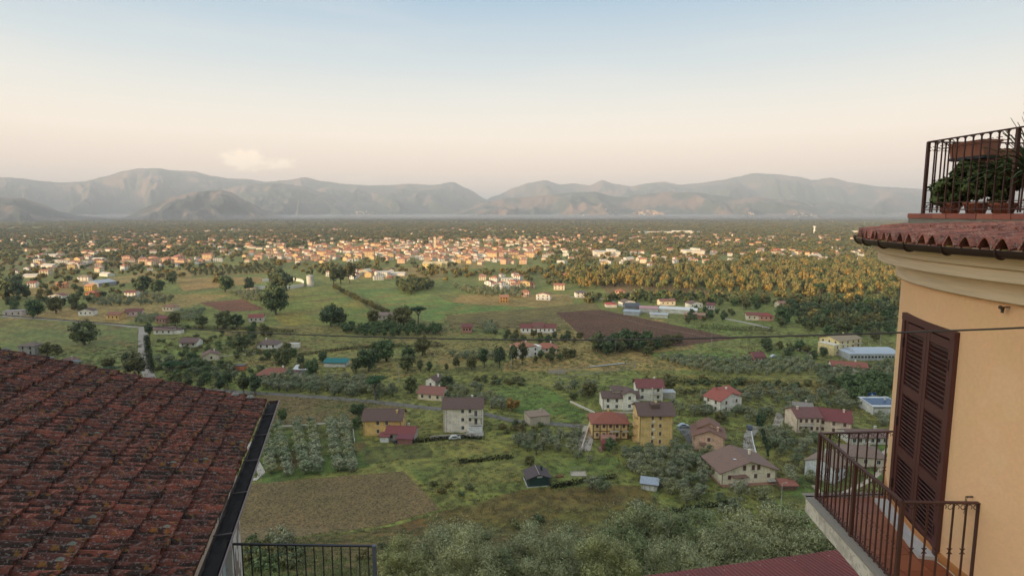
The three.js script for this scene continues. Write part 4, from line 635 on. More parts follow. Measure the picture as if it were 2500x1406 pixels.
function body(t, w, h, d, o) {                            // one block of a house: walls, roof, windows
  const r = new THREE.Group(); const wallC = wallMat(o.wall ?? WHITE), roofC = roofMat(o.roofc ?? REDR), kind = o.roof ?? 'gable', rh = o.rh ?? d * .2, ov = o.over ?? .5;
  const at = (m) => { m.position.set((o.x ?? 0), (o.y ?? 0), (o.z ?? 0)); m.rotation.y = o.rot ?? 0; return m; };
  if (kind === 'gable') { at(part('wall', gableWalls(w, h, d, rh), wallC, t)); const m = at(part('roof', slopes2(w, d, rh, ov), roofC, t)); m.position.y += h; t.roofPart = m; }
  else if (kind === 'gableF') { const a = at(part('wall', gableWalls(d, h, w, rh).rotateY(Math.PI / 2), wallC, t)); const m = at(part('roof', slopes2(d, w, rh, ov).rotateY(Math.PI / 2), roofC, t)); m.position.y += h; t.roofPart = m; }
  else if (kind === 'hip') { at(part('wall', uvm(box(w, h + 1.2, d, 0, h / 2 - .6, 0), .16), wallC, t)); const m = at(part('roof', hipGeo(w, d, rh, ov), roofC, t)); m.position.y += h; t.roofPart = m; }
  else if (kind === 'shed') { at(part('wall', uvm(box(w, h + 1.2, d, 0, h / 2 - .6, 0), .16), wallC, t)); const g = box(w + 2 * ov, .14, Math.hypot(d + 2 * ov, rh)); g.rotateX(Math.atan2(rh, d)); const m = at(part('roof', uvm(g, .2), roofC, t)); m.position.y += h + rh / 2 + .08; part('rear_fill', uvm(box(w - .02, rh, .2, (o.x ?? 0), (o.y ?? 0) + h + rh / 2 - .1, (o.z ?? 0) - d / 2 + .12)), wallC, t); t.roofPart = m; }
  else { at(part('wall', uvm(box(w, h + 1.2, d, 0, h / 2 - .6, 0), .16), wallC, t)); const m = at(part('roof', uvm(box(w + .3, .3, d + .3, 0, .151, 0), .2), roofC, t)); m.position.y += h; t.roofPart = m; }
  const big = o.big, sub = at(new THREE.Group()); sub.name = 'openings'; 
  const fl = o.floors ?? Math.max(1, Math.round(h / 3)), put = (face, cols, span) => { for (let f = 0; f < fl; f++) for (let c = 0; c < cols; c++) { if (o.skip && o.skip(face, f, c)) continue; const u = cols === 1 ? 0 : lerp(-span / 2 + span / cols / 2, span / 2 - span / cols / 2, c / (cols - 1)), dr = f === 0 && (o.door ?? -1) === c && face === 'f'; const m = windowPart(t, face, w, d, u, dr ? 1.1 : h / fl * f + h / fl * .56, dr ? 1.05 : o.ww ?? 1.0, dr ? 2.1 : o.wh ?? 1.35, dr ? 'shut' : (o.style ?? 'pane'), big); if (dr) m.name = 'door'; if (o.x || o.z || o.rot || o.y) { const p = m.position.clone(); p.applyAxisAngle(V3(0, 1, 0), o.rot ?? 0).add(V3(o.x ?? 0, o.y ?? 0, o.z ?? 0)); m.position.copy(p); m.rotation.y += o.rot ?? 0; } } };
  if (o.cols) put('f', o.cols, w - .8); if (o.side) { put('r', o.side, d - .8); put('l', o.side, d - .8); }
  if (o.chimney) { const [a, b] = o.chimney, c = part('chimney', merge([box(.6, 1.5, .6, 0, .2, 0), box(.8, .14, .8, 0, 1.02, 0)]), wallC, t.roofPart); c.position.set(a * w, kind === 'flat' ? .6 : rh * (1 - Math.abs(b) * 2) + .15, b * d); }
}
const balcony = (t, w, x, y, z, dep = 1.1) => { const s = part('balcony', box(w, .16, dep, x, y, z + dep / 2), M(.62, .57, .5), t); part('railing', merge([box(w, .05, .05, x, y + 1, z + dep - .04), box(w, .05, .05, x, y + .55, z + dep - .04), ...Array.from({ length: Math.max(2, Math.round(w / .35)) }, (_, k, n = Math.max(2, Math.round(w / .35))) => box(.04, 1, .04, x - w / 2 + .04 + (w - .08) * k / (n - 1), y + .5, z + dep - .04))]), ironM, s); return s; };
function house(label, px, py, wpx, o = {}) {
  const p = G(px, py), s = perM(p), turn = o.turn ?? 0, w = o.w ?? wpx / s / Math.max(.75, Math.cos(turn)), d = o.d ?? Math.max(6, w * .7), h = o.h ?? 5.6;
  const t = thing(o.name ?? 'house', label, o.cat ?? 'house', [p.x, p.y, p.z - d / 2 * Math.cos(turn)], turn + Math.atan2(p.x, -p.z) * -.0, o.group);
  if (s > 4 && !o.chimney && o.cat !== 'shed') o.chimney = [.22, -.12];
  body(t, w, h, d, { big: s > 4.4, ...o });
  if (s > 4.2 && (o.roof ?? 'gable') !== 'flat') { const ov = o.over ?? .5, gf = (o.roof ?? 'gable') === 'gableF'; for (const e of [-1, 1]) part('eave_gutter', gf ? box(.14, .12, d + 2 * ov, e * (w / 2 + ov + .06), h - ov * .38, 0) : box(w + 2 * ov, .12, .14, 0, h - ov * .38, e * (d / 2 + ov + .06)), M(.16, .11, .09, { rough: .5 }), t); for (const e of [-1, 1]) part('downpipe', box(.11, h - .2, .11, e * (w / 2 - .25), h / 2 - .1, d / 2 + .07), M(.2, .15, .12, { rough: .5 }), t); } if (o.more) o.more(t, w, h, d, s); return t;
}
house('yellow four storey apartment block with grey brown gable roof', 1601, 1088, 82, { name: 'apartment_block', cat: 'apartment block', h: 11.6, d: 11, wall: YELLOW, roofc: BROWN, rh: 2.6, over: .9, floors: 4, cols: 4, skip: (f, n, c) => c === 0 || c === 3, style: 'shut', ww: .8, chimney: [.05, .1], more: (t, w, h, d) => { for (let k = 0; k < 4; k++) { part('string_course', box(w + .06, .16, d + .06, 0, 2.9 * k + 2.75, 0), M(.66, .50, .28), t); const b = part('balcony', box(1.3, .9, 3.4, -w / 2 - .65, 2.9 * k + .6, 1), M(.62, .42, .2), t); part('rail', box(.06, .06, 3.4, -w / 2 - 1.3, 2.9 * k + 1.2, 1), ironM, b); } part('dormer', box(3, 1.6, 4, 0, h + 2.0, 1.3), wallMat(BROWN), t.roofPart).position.y -= h; for (let k = 0; k < 3; k++) part('air_conditioner', box(.8, .6, .35, -.95, 2.9 * k + 3.1, d / 2 + .18), M(.75, .74, .7), t); } });
house('amber house with brown timber bands and hipped red roof', 1490, 1072, 86, { h: 6.4, d: 10, wall: YELLOW, roofc: REDR, roof: 'hip', rh: 2.4, over: .8, floors: 2, cols: 5, style: 'shut', chimney: [0, -.1], more: (t, w, h, d) => { for (const x of [-.5, -.3, -.1, .1, .3, .5]) part('timber_post', box(.3, h, .12, x * w * .99, h / 2, d / 2 + .04), M(.13, .06, .04), t); for (const y of [.2, 3.1, h - .2]) part('timber_band', box(w + .1, .28, .1, 0, y, d / 2 + .06), M(.13, .06, .04), t); balcony(t, 3.4, w * .12, 3.2, d / 2 + .1); balcony(t, 2, w * .42, 3.2, d / 2 + .1); part('annex', box(5, 2.2, 4, -w * .1, 1, d / 2 + 2.4), wallMat([.4, .2, .15]), t); } });
house('salmon villa with stepped brown gable roofs', 1738, 1100, 70, { h: 5.2, d: 10, wall: PINK, roofc: [.20, .10, .07], roof: 'gableF', rh: 2.2, over: .8, cols: 1, side: 2, style: 'shut', turn: -.25, chimney: [.3, .2], more: (t, w, h, d) => { body(t, w * .7, 6.6, d * .6, { wall: PINK, roofc: [.20, .10, .07], roof: 'gableF', rh: 1.8, z: -2.5, x: .3, cols: 0 }); part('porch', box(2.4, .14, 2.2, -w * .2, 2.8, d / 2 + 1.1), roofMat([.2, .1, .07]), t); for (const e of [-1, 1]) part('column', box(.3, 2.8, .3, -w * .2 + e, 1.35, d / 2 + 2), wallMat(PINK), t); } });
house('broad white house with low brown gable facing the olive grove', 1822, 1180, 140, { h: 4.2, d: 12, wall: [.78, .67, .50], roofc: [.20, .12, .09], roof: 'gableF', rh: 3.0, over: .9, floors: 1, cols: 4, style: 'shut', turn: .12, more: (t, w, h, d) => { for (const x of [-1.6, 1.2, 3]) windowPart(t, 'f', w, d, x, h + .9, 1, 1.6, 'shut', true); const b = part('terrace_roof', box(5, .16, 2, -w * .2, 2.9, d / 2 + 1), roofMat([.2, .11, .08]), t); balcony(t, 4.6, -w * .2, .6, d / 2, 1.8); balcony(t, 2.6, w * .4, .9, d / 2, 1.4); part('plinth', box(w + 1.2, .5, d + 2, 0, -.1, .6), M(.4, .2, .14, { map: T.earth }), t); part('skylight', box(.9, .08, .7, -3, h + 2.3, 2.5), M(.6, .6, .6, { rough: .2 }), t); } });
house('white two wing house with brown roofs and topiary before it', 1516, 1000, 90, { h: 5.2, d: 9, roofc: BROWN, roof: 'gable', rh: 1.5, cols: 4, style: 'pane', more: (t, w, h, d) => { body(t, w * .34, 6.8, d * .8, { roofc: BROWN, roof: 'gableF', rh: 1.3, x: w * .22, z: 1.6, cols: 1, big: true }); body(t, w * .3, 7.2, 5, { roofc: BROWN, roof: 'shed', rh: .6, x: -w * .05, z: -1.5, cols: 1, big: true }); part('garden_wall', box(w * 1.1, 1, .3, 0, .4, d / 2 + 5), M(.62, .52, .42, { map: T.stucco }), t); } });
house('white house with maroon roof and open balcony behind the two wing house', 1587, 978, 62, { h: 6.2, d: 8.5, roofc: [.19, .06, .055], rh: 2.4, over: .8, cols: 3, skip: (f, n, c) => c === 1, chimney: [.25, -.1], more: (t, w, h, d) => { balcony(t, w * .5, w * .22, 3.0, d / 2, 1.2); part('pillar', box(.3, h, .3, w * .05, h / 2, d / 2 + 1.1), wallMat(WHITE), t); part('pillar', box(.3, h, .3, w * .44, h / 2, d / 2 + 1.1), wallMat(WHITE), t); } });
house('small pale flat roofed store beside the maroon roofed house', 1634, 973, 30, { name: 'store_shed', cat: 'shed', h: 2.6, d: 5, wall: [.42, .38, .33], roofc: [.45, .44, .42], roof: 'flat' });
house('white villa with bright red split level roof', 1772, 1003, 66, { h: 5.2, d: 9, roofc: [.30, .085, .06], roof: 'gableF', rh: 2.6, cols: 2, side: 2, style: 'shut', turn: .5, more: (t, w, h, d) => { body(t, w * .55, 6.4, d * .7, { roofc: [.30, .085, .06], roof: 'shed', rh: 1.6, x: w * .22, z: .4, cols: 1, big: true, style: 'shut' }); } });
house('ruined roofless block with creepers beside the grey lane', 1312, 1037, 50, { name: 'ruined_building', cat: 'ruin', h: 3.4, d: 7, wall: [.52, .43, .33], roofc: [.25, .17, .12], roof: 'flat', cols: 0, turn: .3 });
house('dark green cabin with brown metal gable roof', 1312, 1187, 54, { name: 'cabin', cat: 'cabin', h: 2.6, d: 6.2, wall: [.025, .055, .045], roofc: [.085, .06, .06], roof: 'gableF', rh: 1.2, over: .45, turn: .16, cols: 0, more: (t, w, h, d) => { part('ridge_cap', box(.12, .06, d + 1, 0, h + 1.42, 0), M(.5, .42, .38), t); for (let k = 0; k < 9; k++) part('board', box(w / 9 - .04, h, .05, -w / 2 + w / 9 * (k + .5), h / 2, d / 2 + .025), M(.022, .05, .042), t); part('gable_light', box(1.6, .5, .05, .2, h + .4, d / 2 + .03), M(.5, .48, .45), t); part('slab', box(w + .8, .16, d + .6, 0, .05, 0), M(.5, .47, .43), t); } });
house('small white garden shed with grey lean-to roof', 1588, 1197, 36, { name: 'garden_shed', cat: 'shed', h: 2.1, d: 3, wall: [.66, .64, .6], roofc: [.30, .32, .36], roof: 'shed', rh: .5, turn: -.3, more: (t, w, h, d) => { for (const e of [-.28, .05, .36]) part('plank', box(.35, 1.7, .05, e * w, .85, d / 2 + .03), M(.5, .47, .42), t); } });
house('low tan roofed shelter under the lamp post', 1927, 1197, 36, { name: 'shelter', cat: 'shed', h: 1.6, d: 3, wall: [.2, .12, .09], roofc: [.26, .09, .06], roof: 'shed', rh: .5 });
house('peach yellow farmhouse with grey brown gable roof', 934, 1063, 92, { h: 6.2, d: 9, wall: [.74, .47, .18], roofc: BROWN, rh: 2.6, over: .8, cols: 4, skip: (f, n, c) => c === 0 || (f === 'f' && c === 3), side: 2, ww: .9, chimney: [.36, .2], more: (t, w, h, d) => { balcony(t, 2.2, -w * .5, 3, -1); } });
house('low red roofed barn with lean-to in front of the farmhouse', 978, 1076, 70, { name: 'barn', cat: 'barn', h: 2.8, d: 7, wall: [.5, .42, .36], roofc: [.20, .055, .05], rh: 1.5, cols: 3, turn: -.08, ww: 1.3, more: (t, w, h, d) => { body(t, w * .5, 2.2, 3.4, { wall: [.3, .14, .12], roofc: [.17, .05, .06], roof: 'shed', rh: .6, x: w * .25, z: d / 2 + 1.6 }); body(t, 3.2, 2.2, 2.6, { wall: [.7, .68, .64], roofc: [.2, .055, .05], roof: 'shed', rh: .4, x: -w * .5, z: d / 2 + .6 }); } });
house('tall white three storey house with side balconies and brown roof', 1130, 1055, 94, { h: 9.6, d: 9.5, wall: [.78, .68, .57], roofc: BROWN, rh: 2.4, over: .7, floors: 3, cols: 5, skip: (f, n, c) => c < 2 || c === 4, ww: .95, wh: 1.25, more: (t, w, h, d) => { for (let k = 1; k < 3; k++) { balcony(t, w * .34, w * .34, 3.1 * k, d / 2, 1.2); windowPart(t, 'f', w, d, w * .34, 3.1 * k + 1.2, 1.0, 2.1, 'pane', true); } part('lower_wall', box(w * .36, 2.6, 1.6, w * .33, 1.2, d / 2 + .8), wallMat([.66, .64, .62]), t); part('drain_pipe', box(.12, h, .12, -w * .42, h / 2, d / 2 + .07), M(.35, .3, .25), t); part('terrace_wall', box(w * .45, 1.6, 5, w * .32, -.3, d / 2 + 2.6), M(.45, .4, .34, { map: T.earth }), t); } });
house('small house with brown gable and dark tree against it', 1060, 949, 28, { h: 4, d: 7, roofc: BROWN, roof: 'gableF', rh: 1.6, cols: 1, turn: -.5 });
house('low farmhouse with long faded red roof above the lane', 1055, 977, 62, { h: 3, d: 8, wall: CREAM, roofc: [.24, .10, .075], rh: 2.2, turn: -.25, cols: 3 });
house('bungalow with broad hipped rust red roof among olives', 665, 927, 76, { h: 2.9, d: 9, roofc: [.24, .09, .06], roof: 'hip', rh: 2.2, over: 1, cols: 4, more: (t, w, h, d) => { body(t, w * .5, 2.5, 4, { roofc: BROWN, roof: 'flat', x: w * .55, z: .5 }); } });
house('long shed with bright teal roof between dark trees', 818, 896, 56, { name: 'teal_shed', cat: 'shed', h: 2.4, d: 6, wall: [.66, .62, .56], roofc: [.02, .14, .135], roof: 'shed', rh: .9, turn: -.06 });
house('tilted white canopy beside the teal roofed shed', 735, 912, 36, { name: 'canopy', cat: 'shed', h: 2.2, d: 5, wall: [.3, .28, .25], roofc: [.55, .54, .52], roof: 'shed', rh: 1 });
house('long white villa with raised centre and red brown roofs by ploughed field', 1314, 812, 86, { h: 3.4, d: 9, roofc: [.19, .06, .05], rh: 2, over: .6, cols: 8, style: 'pane', ww: .9, wh: 1.6, more: (t, w, h, d) => { body(t, w * .3, 4.6, d * .9, { roofc: [.20, .075, .06], rh: 1.8, z: -.2, cols: 3, big: false, floors: 1 }); part('terrace', box(w * .9, 1.4, 4, 0, .2, d / 2 + 2), M(.6, .5, .4, { map: T.stucco }), t); part('steps', box(2.4, 1.2, 3, 0, 0, d / 2 + 5), M(.3, .14, .1), t); } });
house('tall white house with hipped terracotta roof behind the dark hedge', 1277, 872, 44, { h: 6.4, d: 10, roofc: [.36, .15, .085], roof: 'hip', rh: 2, cols: 2, side: 2, turn: .5, more: (t, w, h, d) => { body(t, w * .7, 5.4, 6, { roof: 'flat', roofc: WHITE, x: w * .45, z: 2.2, cols: 1, big: false }); } });
house('white bungalow with wide hipped terracotta roof next to the tall house', 1335, 860, 48, { h: 3, d: 8, roofc: [.34, .12, .075], roof: 'hip', rh: 2, over: .9, cols: 3 });
house('grey stone house with shallow roof in the left meadow edge', 66, 867, 40, { h: 5.6, d: 8, wall: [.30, .27, .25], roofc: [.16, .11, .09], roof: 'hip', rh: 1.2, cols: 2, ww: .9, wh: 1.9 }).userData.label = 'grey stone house with two pale windows at the meadow edge';
house('little stone hut with lean-to beside a round shrub', 164, 892, 30, { name: 'hut', cat: 'hut', h: 2.6, d: 5, wall: [.42, .36, .32], roofc: [.17, .085, .07], roof: 'gableF', rh: 1.2, turn: -.5, more: (t, w, h, d) => { part('lean_to', box(w * 1.3, .14, 3, w * .8, 2.9, 0), M(.13, .13, .13), t); } });
house('white bungalow with grey brown hipped roof and garden hedge', 652, 852, 48, { h: 3, d: 9, roofc: [.15, .10, .085], roof: 'hip', rh: 2, cols: 3, chimney: [-.2, -.1] });
house('low white outbuilding beside the hipped bungalow', 716, 850, 24, { name: 'outbuilding', cat: 'shed', h: 2.4, d: 4, roofc: [.5, .46, .4], roof: 'flat' });
house('brown roofed bungalow with porch in the garden plot by the lane', 459, 847, 42, { h: 3, d: 8, roofc: [.15, .09, .075], rh: 2, cols: 3, more: (t, w, h, d) => part('porch', box(w * .8, .14, 2.4, 0, 2.5, d / 2 + 1.2), roofMat(BROWN), t) });
house('cream cottage with brown gable turned to the lane', 508, 880, 32, { h: 2.9, d: 8, wall: CREAM, roofc: [.17, .095, .075], roof: 'gableF', rh: 1.9, turn: .5, cols: 1 });
house('tiny orange walled shed with dark flat roof', 584, 905, 22, { name: 'orange_shed', cat: 'shed', h: 2.5, d: 4, wall: [.50, .17, .07], roofc: [.12, .10, .10], roof: 'flat' });
house('pair roofed cottage with faded brown roof at the lane corner', 398, 816, 46, { h: 3, d: 7, roofc: [.19, .11, .09], rh: 1.8, cols: 3, more: (t, w, h, d) => body(t, w * .4, 2.5, 5, { roofc: [.17, .1, .08], roof: 'flat', x: w * .68 }) });
const small = [[277, 781, 34, [.62, .40, .16], [.26, .11, .07], 'gable', 'ochre cottage with red gable roof behind the lane'], [207, 771, 32, WHITE, BROWN, 'gableF', 'white gabled cottage against dark trees by the lane'], [322, 772, 34, [.6, .42, .38], MAROON, 'gable', 'long pinkish cottage with maroon roof beside olive rows'], [412, 760, 30, CREAM, [.28, .14, .09], 'hip', 'cream house with tan hipped roof below the ploughed strip'], [396, 790, 30, [.3, .17, .12], MAROON, 'gable', 'brown farm shed with maroon roof by the olive plot'], [622, 787, 32, [.6, .5, .44], [.24, .065, .055], 'gable', 'house with deep red roof half hidden by tall trees'], [28, 772, 40, [.55, .45, .40], [.3, .25, .22], 'flat', 'pale flat roofed block beside the lane'],
  [136, 735, 36, WHITE, [.24, .09, .07], 'gableF', 'white twin gabled house beside a broad dark tree'], [222, 727, 26, [.62, .22, .08], [.30, .10, .06], 'hip', 'bright orange house with hipped roof'], [318, 727, 28, WHITE, MAROON, 'gable', 'white house with dark red roof at the grove end'], [216, 710, 18, [.7, .42, .12], ORANGE, 'gable', 'small yellow house behind the bright orange one'], [202, 686, 26, WHITE, [.3, .2, .15], 'hip', 'white house behind the grey metal barn'], [146, 704, 20, [.62, .3, .16], ORANGE, 'gable', 'orange brick cottage left of the grey metal barn'], [75, 702, 18, WHITE, [.3, .1, .07], 'gable', 'small white cottage with red roof amid dark trees'],
  [1532, 748, 34, WHITE, [.16, .11, .09], 'gableF', 'cream two storey house with dark gable next to the blue shed'], [1629, 746, 38, CREAM, [.2, .1, .08], 'gable', 'cream house with brown gable roof above the long white roof'], [1697, 752, 34, WHITE, [.16, .1, .085], 'gableF', 'white house with tall dark gable at the works yard end'], [1738, 756, 18, [.6, .5, .5], MAROON, 'gable', 'small pink cottage beyond the works yard'], [1845, 782, 36, CREAM, [.22, .075, .06], 'gable', 'cream house joined to a pink house with red roofs'], [1872, 783, 34, [.66, .34, .26], [.30, .06, .05], 'hip', 'pink house with bright red hipped roof'], [1912, 752, 22, CREAM, [.3, .15, .1], 'gable', 'lone cream cottage before the dark wood'],
  [1328, 733, 34, WHITE, [.32, .14, .085], 'gableF', 'white house with orange gable at the meadow head'], [1420, 727, 30, WHITE, [.12, .1, .1], 'hip', 'white house with dark hipped roof beside the farm road'], [1515, 723, 22, [.66, .40, .28], [.34, .13, .08], 'hip', 'peach house standing before the golden wood'], [1231, 739, 22, [.66, .34, .12], [.4, .18, .1], 'gable', 'orange farm building beside white sheds'], [1284, 724, 18, [.66, .45, .34], [.34, .13, .08], 'hip', 'small salmon house above the orange farm'], [1366, 708, 26, CREAM, [.34, .14, .09], 'gable', 'low cream villa among dark shrubs'], [1288, 704, 34, [.66, .42, .30], [.40, .10, .06], 'hip', 'salmon house with vivid red roof among trees'], [1382, 680, 22, [.70, .45, .20], [.36, .13, .08], 'hip', 'yellow three storey house above the dark grove'],
  [2079, 911, 74, WHITE, [.26, .085, .06], 'gable', 'long white house with red gable roof among olives'], [1855, 888, 26, [.4, .2, .15], [.16, .05, .05], 'gable', 'little dark red roofed hut at the edge of the young olive field'], [940, 782, 34, [.42, .36, .30], [.22, .15, .12], 'gable', 'old stone farmhouse wrapped in trees'], [1140, 812, 24, [.42, .2, .16], MAROON, 'gable', 'maroon roofed barn hidden in shrubs by the olive strips']];
for (const [px, py, wp, wc, rc, rf, lb] of small) house(lb, px, py, wp, { wall: wc, roofc: rc, roof: rf, h: wp > 60 ? 3.6 : py > 740 ? 4 : 5.2, cols: 3, d: 8, turn: ((px * 7) % 11 - 5) * .06 });
house('grey metal barn with pale pitched roof in the plain', 229, 700, 48, { name: 'metal_barn', cat: 'barn', h: 4.2, d: 22, wall: [.33, .33, .34], roofc: [.42, .42, .43], roof: 'gableF', rh: 2.6, turn: -.3 });
house('dark blue roofed shed in the works yard', 1545, 757, 36, { name: 'works_shed', cat: 'shed', h: 3.4, d: 12, wall: [.12, .13, .16], roofc: [.07, .08, .10], rh: 2 });
house('long low white roofed factory shed', 1662, 766, 84, { name: 'factory_shed', cat: 'factory', h: 3.4, d: 16, wall: [.62, .58, .52], roofc: [.66, .62, .56], rh: .8, turn: -.35 });
house('flat works building with pink parapet', 1588, 764, 44, { name: 'works_building', cat: 'factory', h: 3.6, d: 14, wall: [.5, .46, .42], roofc: [.5, .26, .26], roof: 'flat', turn: -.2 });
house('works building with pale blue roof', 1547, 770, 36, { name: 'works_building', cat: 'factory', h: 3, d: 12, wall: [.42, .43, .44], roofc: [.36, .38, .40], roof: 'gable', rh: .7, turn: -.35 });
house('red roofed store of the works yard', 1493, 751, 26, { name: 'works_store', cat: 'shed', h: 3, d: 9, wall: [.6, .55, .5], roofc: [.36, .07, .06], roof: 'hip', rh: 1.2 });
house('low white sheds with grey roof at the works yard', 1612, 776, 40, { name: 'works_store', cat: 'shed', h: 2.6, d: 9, wall: [.6, .56, .5], roofc: [.46, .45, .44], roof: 'gable', rh: .8, turn: -.3 });
house('rusty brown shed at the far corner of the works yard', 1700, 778, 46, { name: 'works_store', cat: 'shed', h: 3, d: 10, wall: [.38, .2, .14], roofc: [.36, .2, .13], roof: 'gable', rh: .8, turn: -.25 });
house('pale yellow apartment building with pitched roof and side wing', 2063, 862, 74, { name: 'apartment_building', cat: 'apartment block', h: 8, d: 13, wall: [.72, .58, .30], roofc: [.30, .22, .14], rh: 2, floors: 3, cols: 4, turn: .45, style: 'pane', side: 3, more: (t, w, h, d) => { body(t, w * .55, 6.2, d * .8, { wall: [.72, .58, .30], roofc: [.66, .6, .5], roof: 'flat', x: -w * .5, z: 2, cols: 2, big: true, floors: 2 }); balcony(t, w * .4, w * .3, 5.4, d / 2); balcony(t, w * .4, w * .3, 2.7, d / 2); } });
house('long hall with pale curved metal roof beside the yellow apartment building', 2134, 880, 120, { name: 'sports_hall', cat: 'hall', h: 3.6, d: 16, wall: [.4, .4, .4], roofc: [.42, .45, .5], roof: 'flat', cols: 14, wh: 1.1, ww: 1.2, more: (t, w, h, d) => { const s = new THREE.Shape(); s.moveTo(-d / 2, 0); s.quadraticCurveTo(0, 3.4, d / 2, 0); s.lineTo(-d / 2, 0); const g = new THREE.ExtrudeGeometry(s, { depth: w * .86, bevelEnabled: false, curveSegments: 14 }); g.rotateY(Math.PI / 2); g.translate(-w * .36, h + .3, 0); part('vault', g, M(.46, .49, .54, { rough: .4, map: T.stucco }), t); } });
house('cream house with maroon roof and arched balcony beside the cypresses', 1974, 1056, 60, { h: 6, d: 10, wall: [.70, .56, .42], roofc: [.17, .075, .065], rh: 2.2, cols: 4, style: 'shut', chimney: [-.3, .1], more: (t, w, h, d) => balcony(t, w * .5, -w * .1, 3, d / 2) });
house('cream house with sloping dark red roof joined to the arched one', 2048, 1058, 70, { h: 5, d: 11, wall: [.70, .55, .42], roofc: [.18, .05, .048], roof: 'gable', rh: 2.8, cols: 3, turn: -.4, style: 'shut', chimney: [.3, .1] });
house('white hall with blue solar panels on its roof', 2166, 1013, 70, { name: 'solar_hall', cat: 'hall', h: 3.6, d: 10, wall: [.62, .60, .56], roofc: [.5, .5, .5], roof: 'shed', rh: .8, more: (t, w, h, d) => { for (let k = 0; k < 6; k++) { const g = box(w / 6.6, .06, d * .7); g.rotateX(Math.atan2(.8, d)); g.translate(-w / 2 + w / 6 * (k + .5) * .98 + .1, h + .72, 0); part('solar_panel', g, M(.035, .07, .15, { rough: .2 }), t.roofPart).position.y -= h + .48; } } });
house('pale blue shaded house with tan roof below the balcony rail', 2030, 1172, 58, { h: 5, d: 9, wall: [.55, .56, .58], roofc: [.22, .15, .11], roof: 'gable', rh: 2, cols: 2, turn: .7, style: 'shut' });
house('beige house with brown roof past the garden path', 2120, 1140, 90, { h: 3.6, d: 10, wall: [.6, .5, .4], roofc: [.2, .13, .1], roof: 'hip', rh: 2, cols: 3, turn: -.2 });
house('long low white house behind the green lawn', 2130, 1085, 110, { h: 2.8, d: 8, wall: [.62, .58, .52], roofc: [.18, .11, .09], roof: 'gable', rh: 1.4, cols: 7 });
house('small grey roofed house beside the narrow white track', 1968, 1016, 40, { h: 3, d: 8, wall: [.5, .45, .4], roofc: [.24, .2, .17], roof: 'gable', rh: 1.6, cols: 2, turn: -.3 });
// white arena wall, silo, hall with arched roof, stepped villas
{
  const pts = [[600, 706], [645, 706], [700, 706], [735, 701], [742, 694], [728, 687], [690, 685], [640, 688]].map(([x, y]) => G(x, y)), o = pts[0], C = new THREE.CatmullRomCurve3(pts), t = thing('arena_wall', 'long curved white wall of a sports ground', 'wall', [o.x, 0, o.z]), pos = [], idx = [];
  for (let i = 0; i <= 60; i++) { const p = C.getPoint(i / 60), q = C.getTangent(i / 60), nx = -q.z * .15, nz = q.x * .15; for (const [s, y] of [[1, -.2], [1, 3.4], [-1, 3.4], [-1, -.2]]) pos.push(p.x - o.x + nx * s, y, p.z - o.z + nz * s); }
  for (let i = 0; i < 60; i++) for (let k = 0; k < 3; k++) { const a = i * 4 + k; idx.push(a, a + 1, a + 4, a + 1, a + 5, a + 4); }
  part('wall', raw(pos, idx).toNonIndexed(), wallMat([.74, .68, .6]), t); t.children[0].geometry.computeVertexNormals(); part('coping', tube(Array.from({ length: 30 }, (_, i) => { const p = C.getPoint(i / 29); return V3(p.x - o.x, 3.45, p.z - o.z); }), .22, 60, 4), wallMat(WHITE), t);
}
{ const p = G(758, 699), s = perM(p), t = thing('silo', 'pale round concrete silo standing beside the white arena wall', 'silo', [p.x, 0, p.z]), r = 8.5 / s, h = 26 / s; part('drum', new THREE.CylinderGeometry(r, r, h, 24).translate(0, h / 2, 0), wallMat([.6, .54, .46]), t); part('lid', new THREE.ConeGeometry(r * 1.05, 1.2, 24).translate(0, h + .6, 0), wallMat([.5, .46, .4]), t); }
{ const p = G(888, 672), s = perM(p), w = 30 / s, t = thing('arched_hall', 'pale hall with round arched roof at the town edge', 'hall', [p.x, 0, p.z - 12]); const sh = new THREE.Shape(); sh.moveTo(-w / 2, 0); sh.lineTo(-w / 2, 2); sh.absellipse(0, 2, w / 2, 5, Math.PI, 0, true); sh.lineTo(w / 2, 0); const g = new THREE.ExtrudeGeometry(sh, { depth: 24, bevelEnabled: false, curveSegments: 14 }); g.translate(0, 0, -12); part('vault', g, wallMat([.62, .52, .36]), t); part('door', box(4, 3.6, .2, 0, 1.8, 12.1), M(.35, .28, .2), t); }
for (let k = 0; k < 5; k++) house('pale yellow villa with lean-to roof in the stepped row of five', 1037 + k * 12, 655 + (k % 2), 11, { name: 'row_villa', h: 7, d: 12, wall: [.76, .60, .28], roofc: [.7, .5, .25], roof: 'shed', rh: 2.4, group: 'stepped row of yellow villas', cols: 1 });

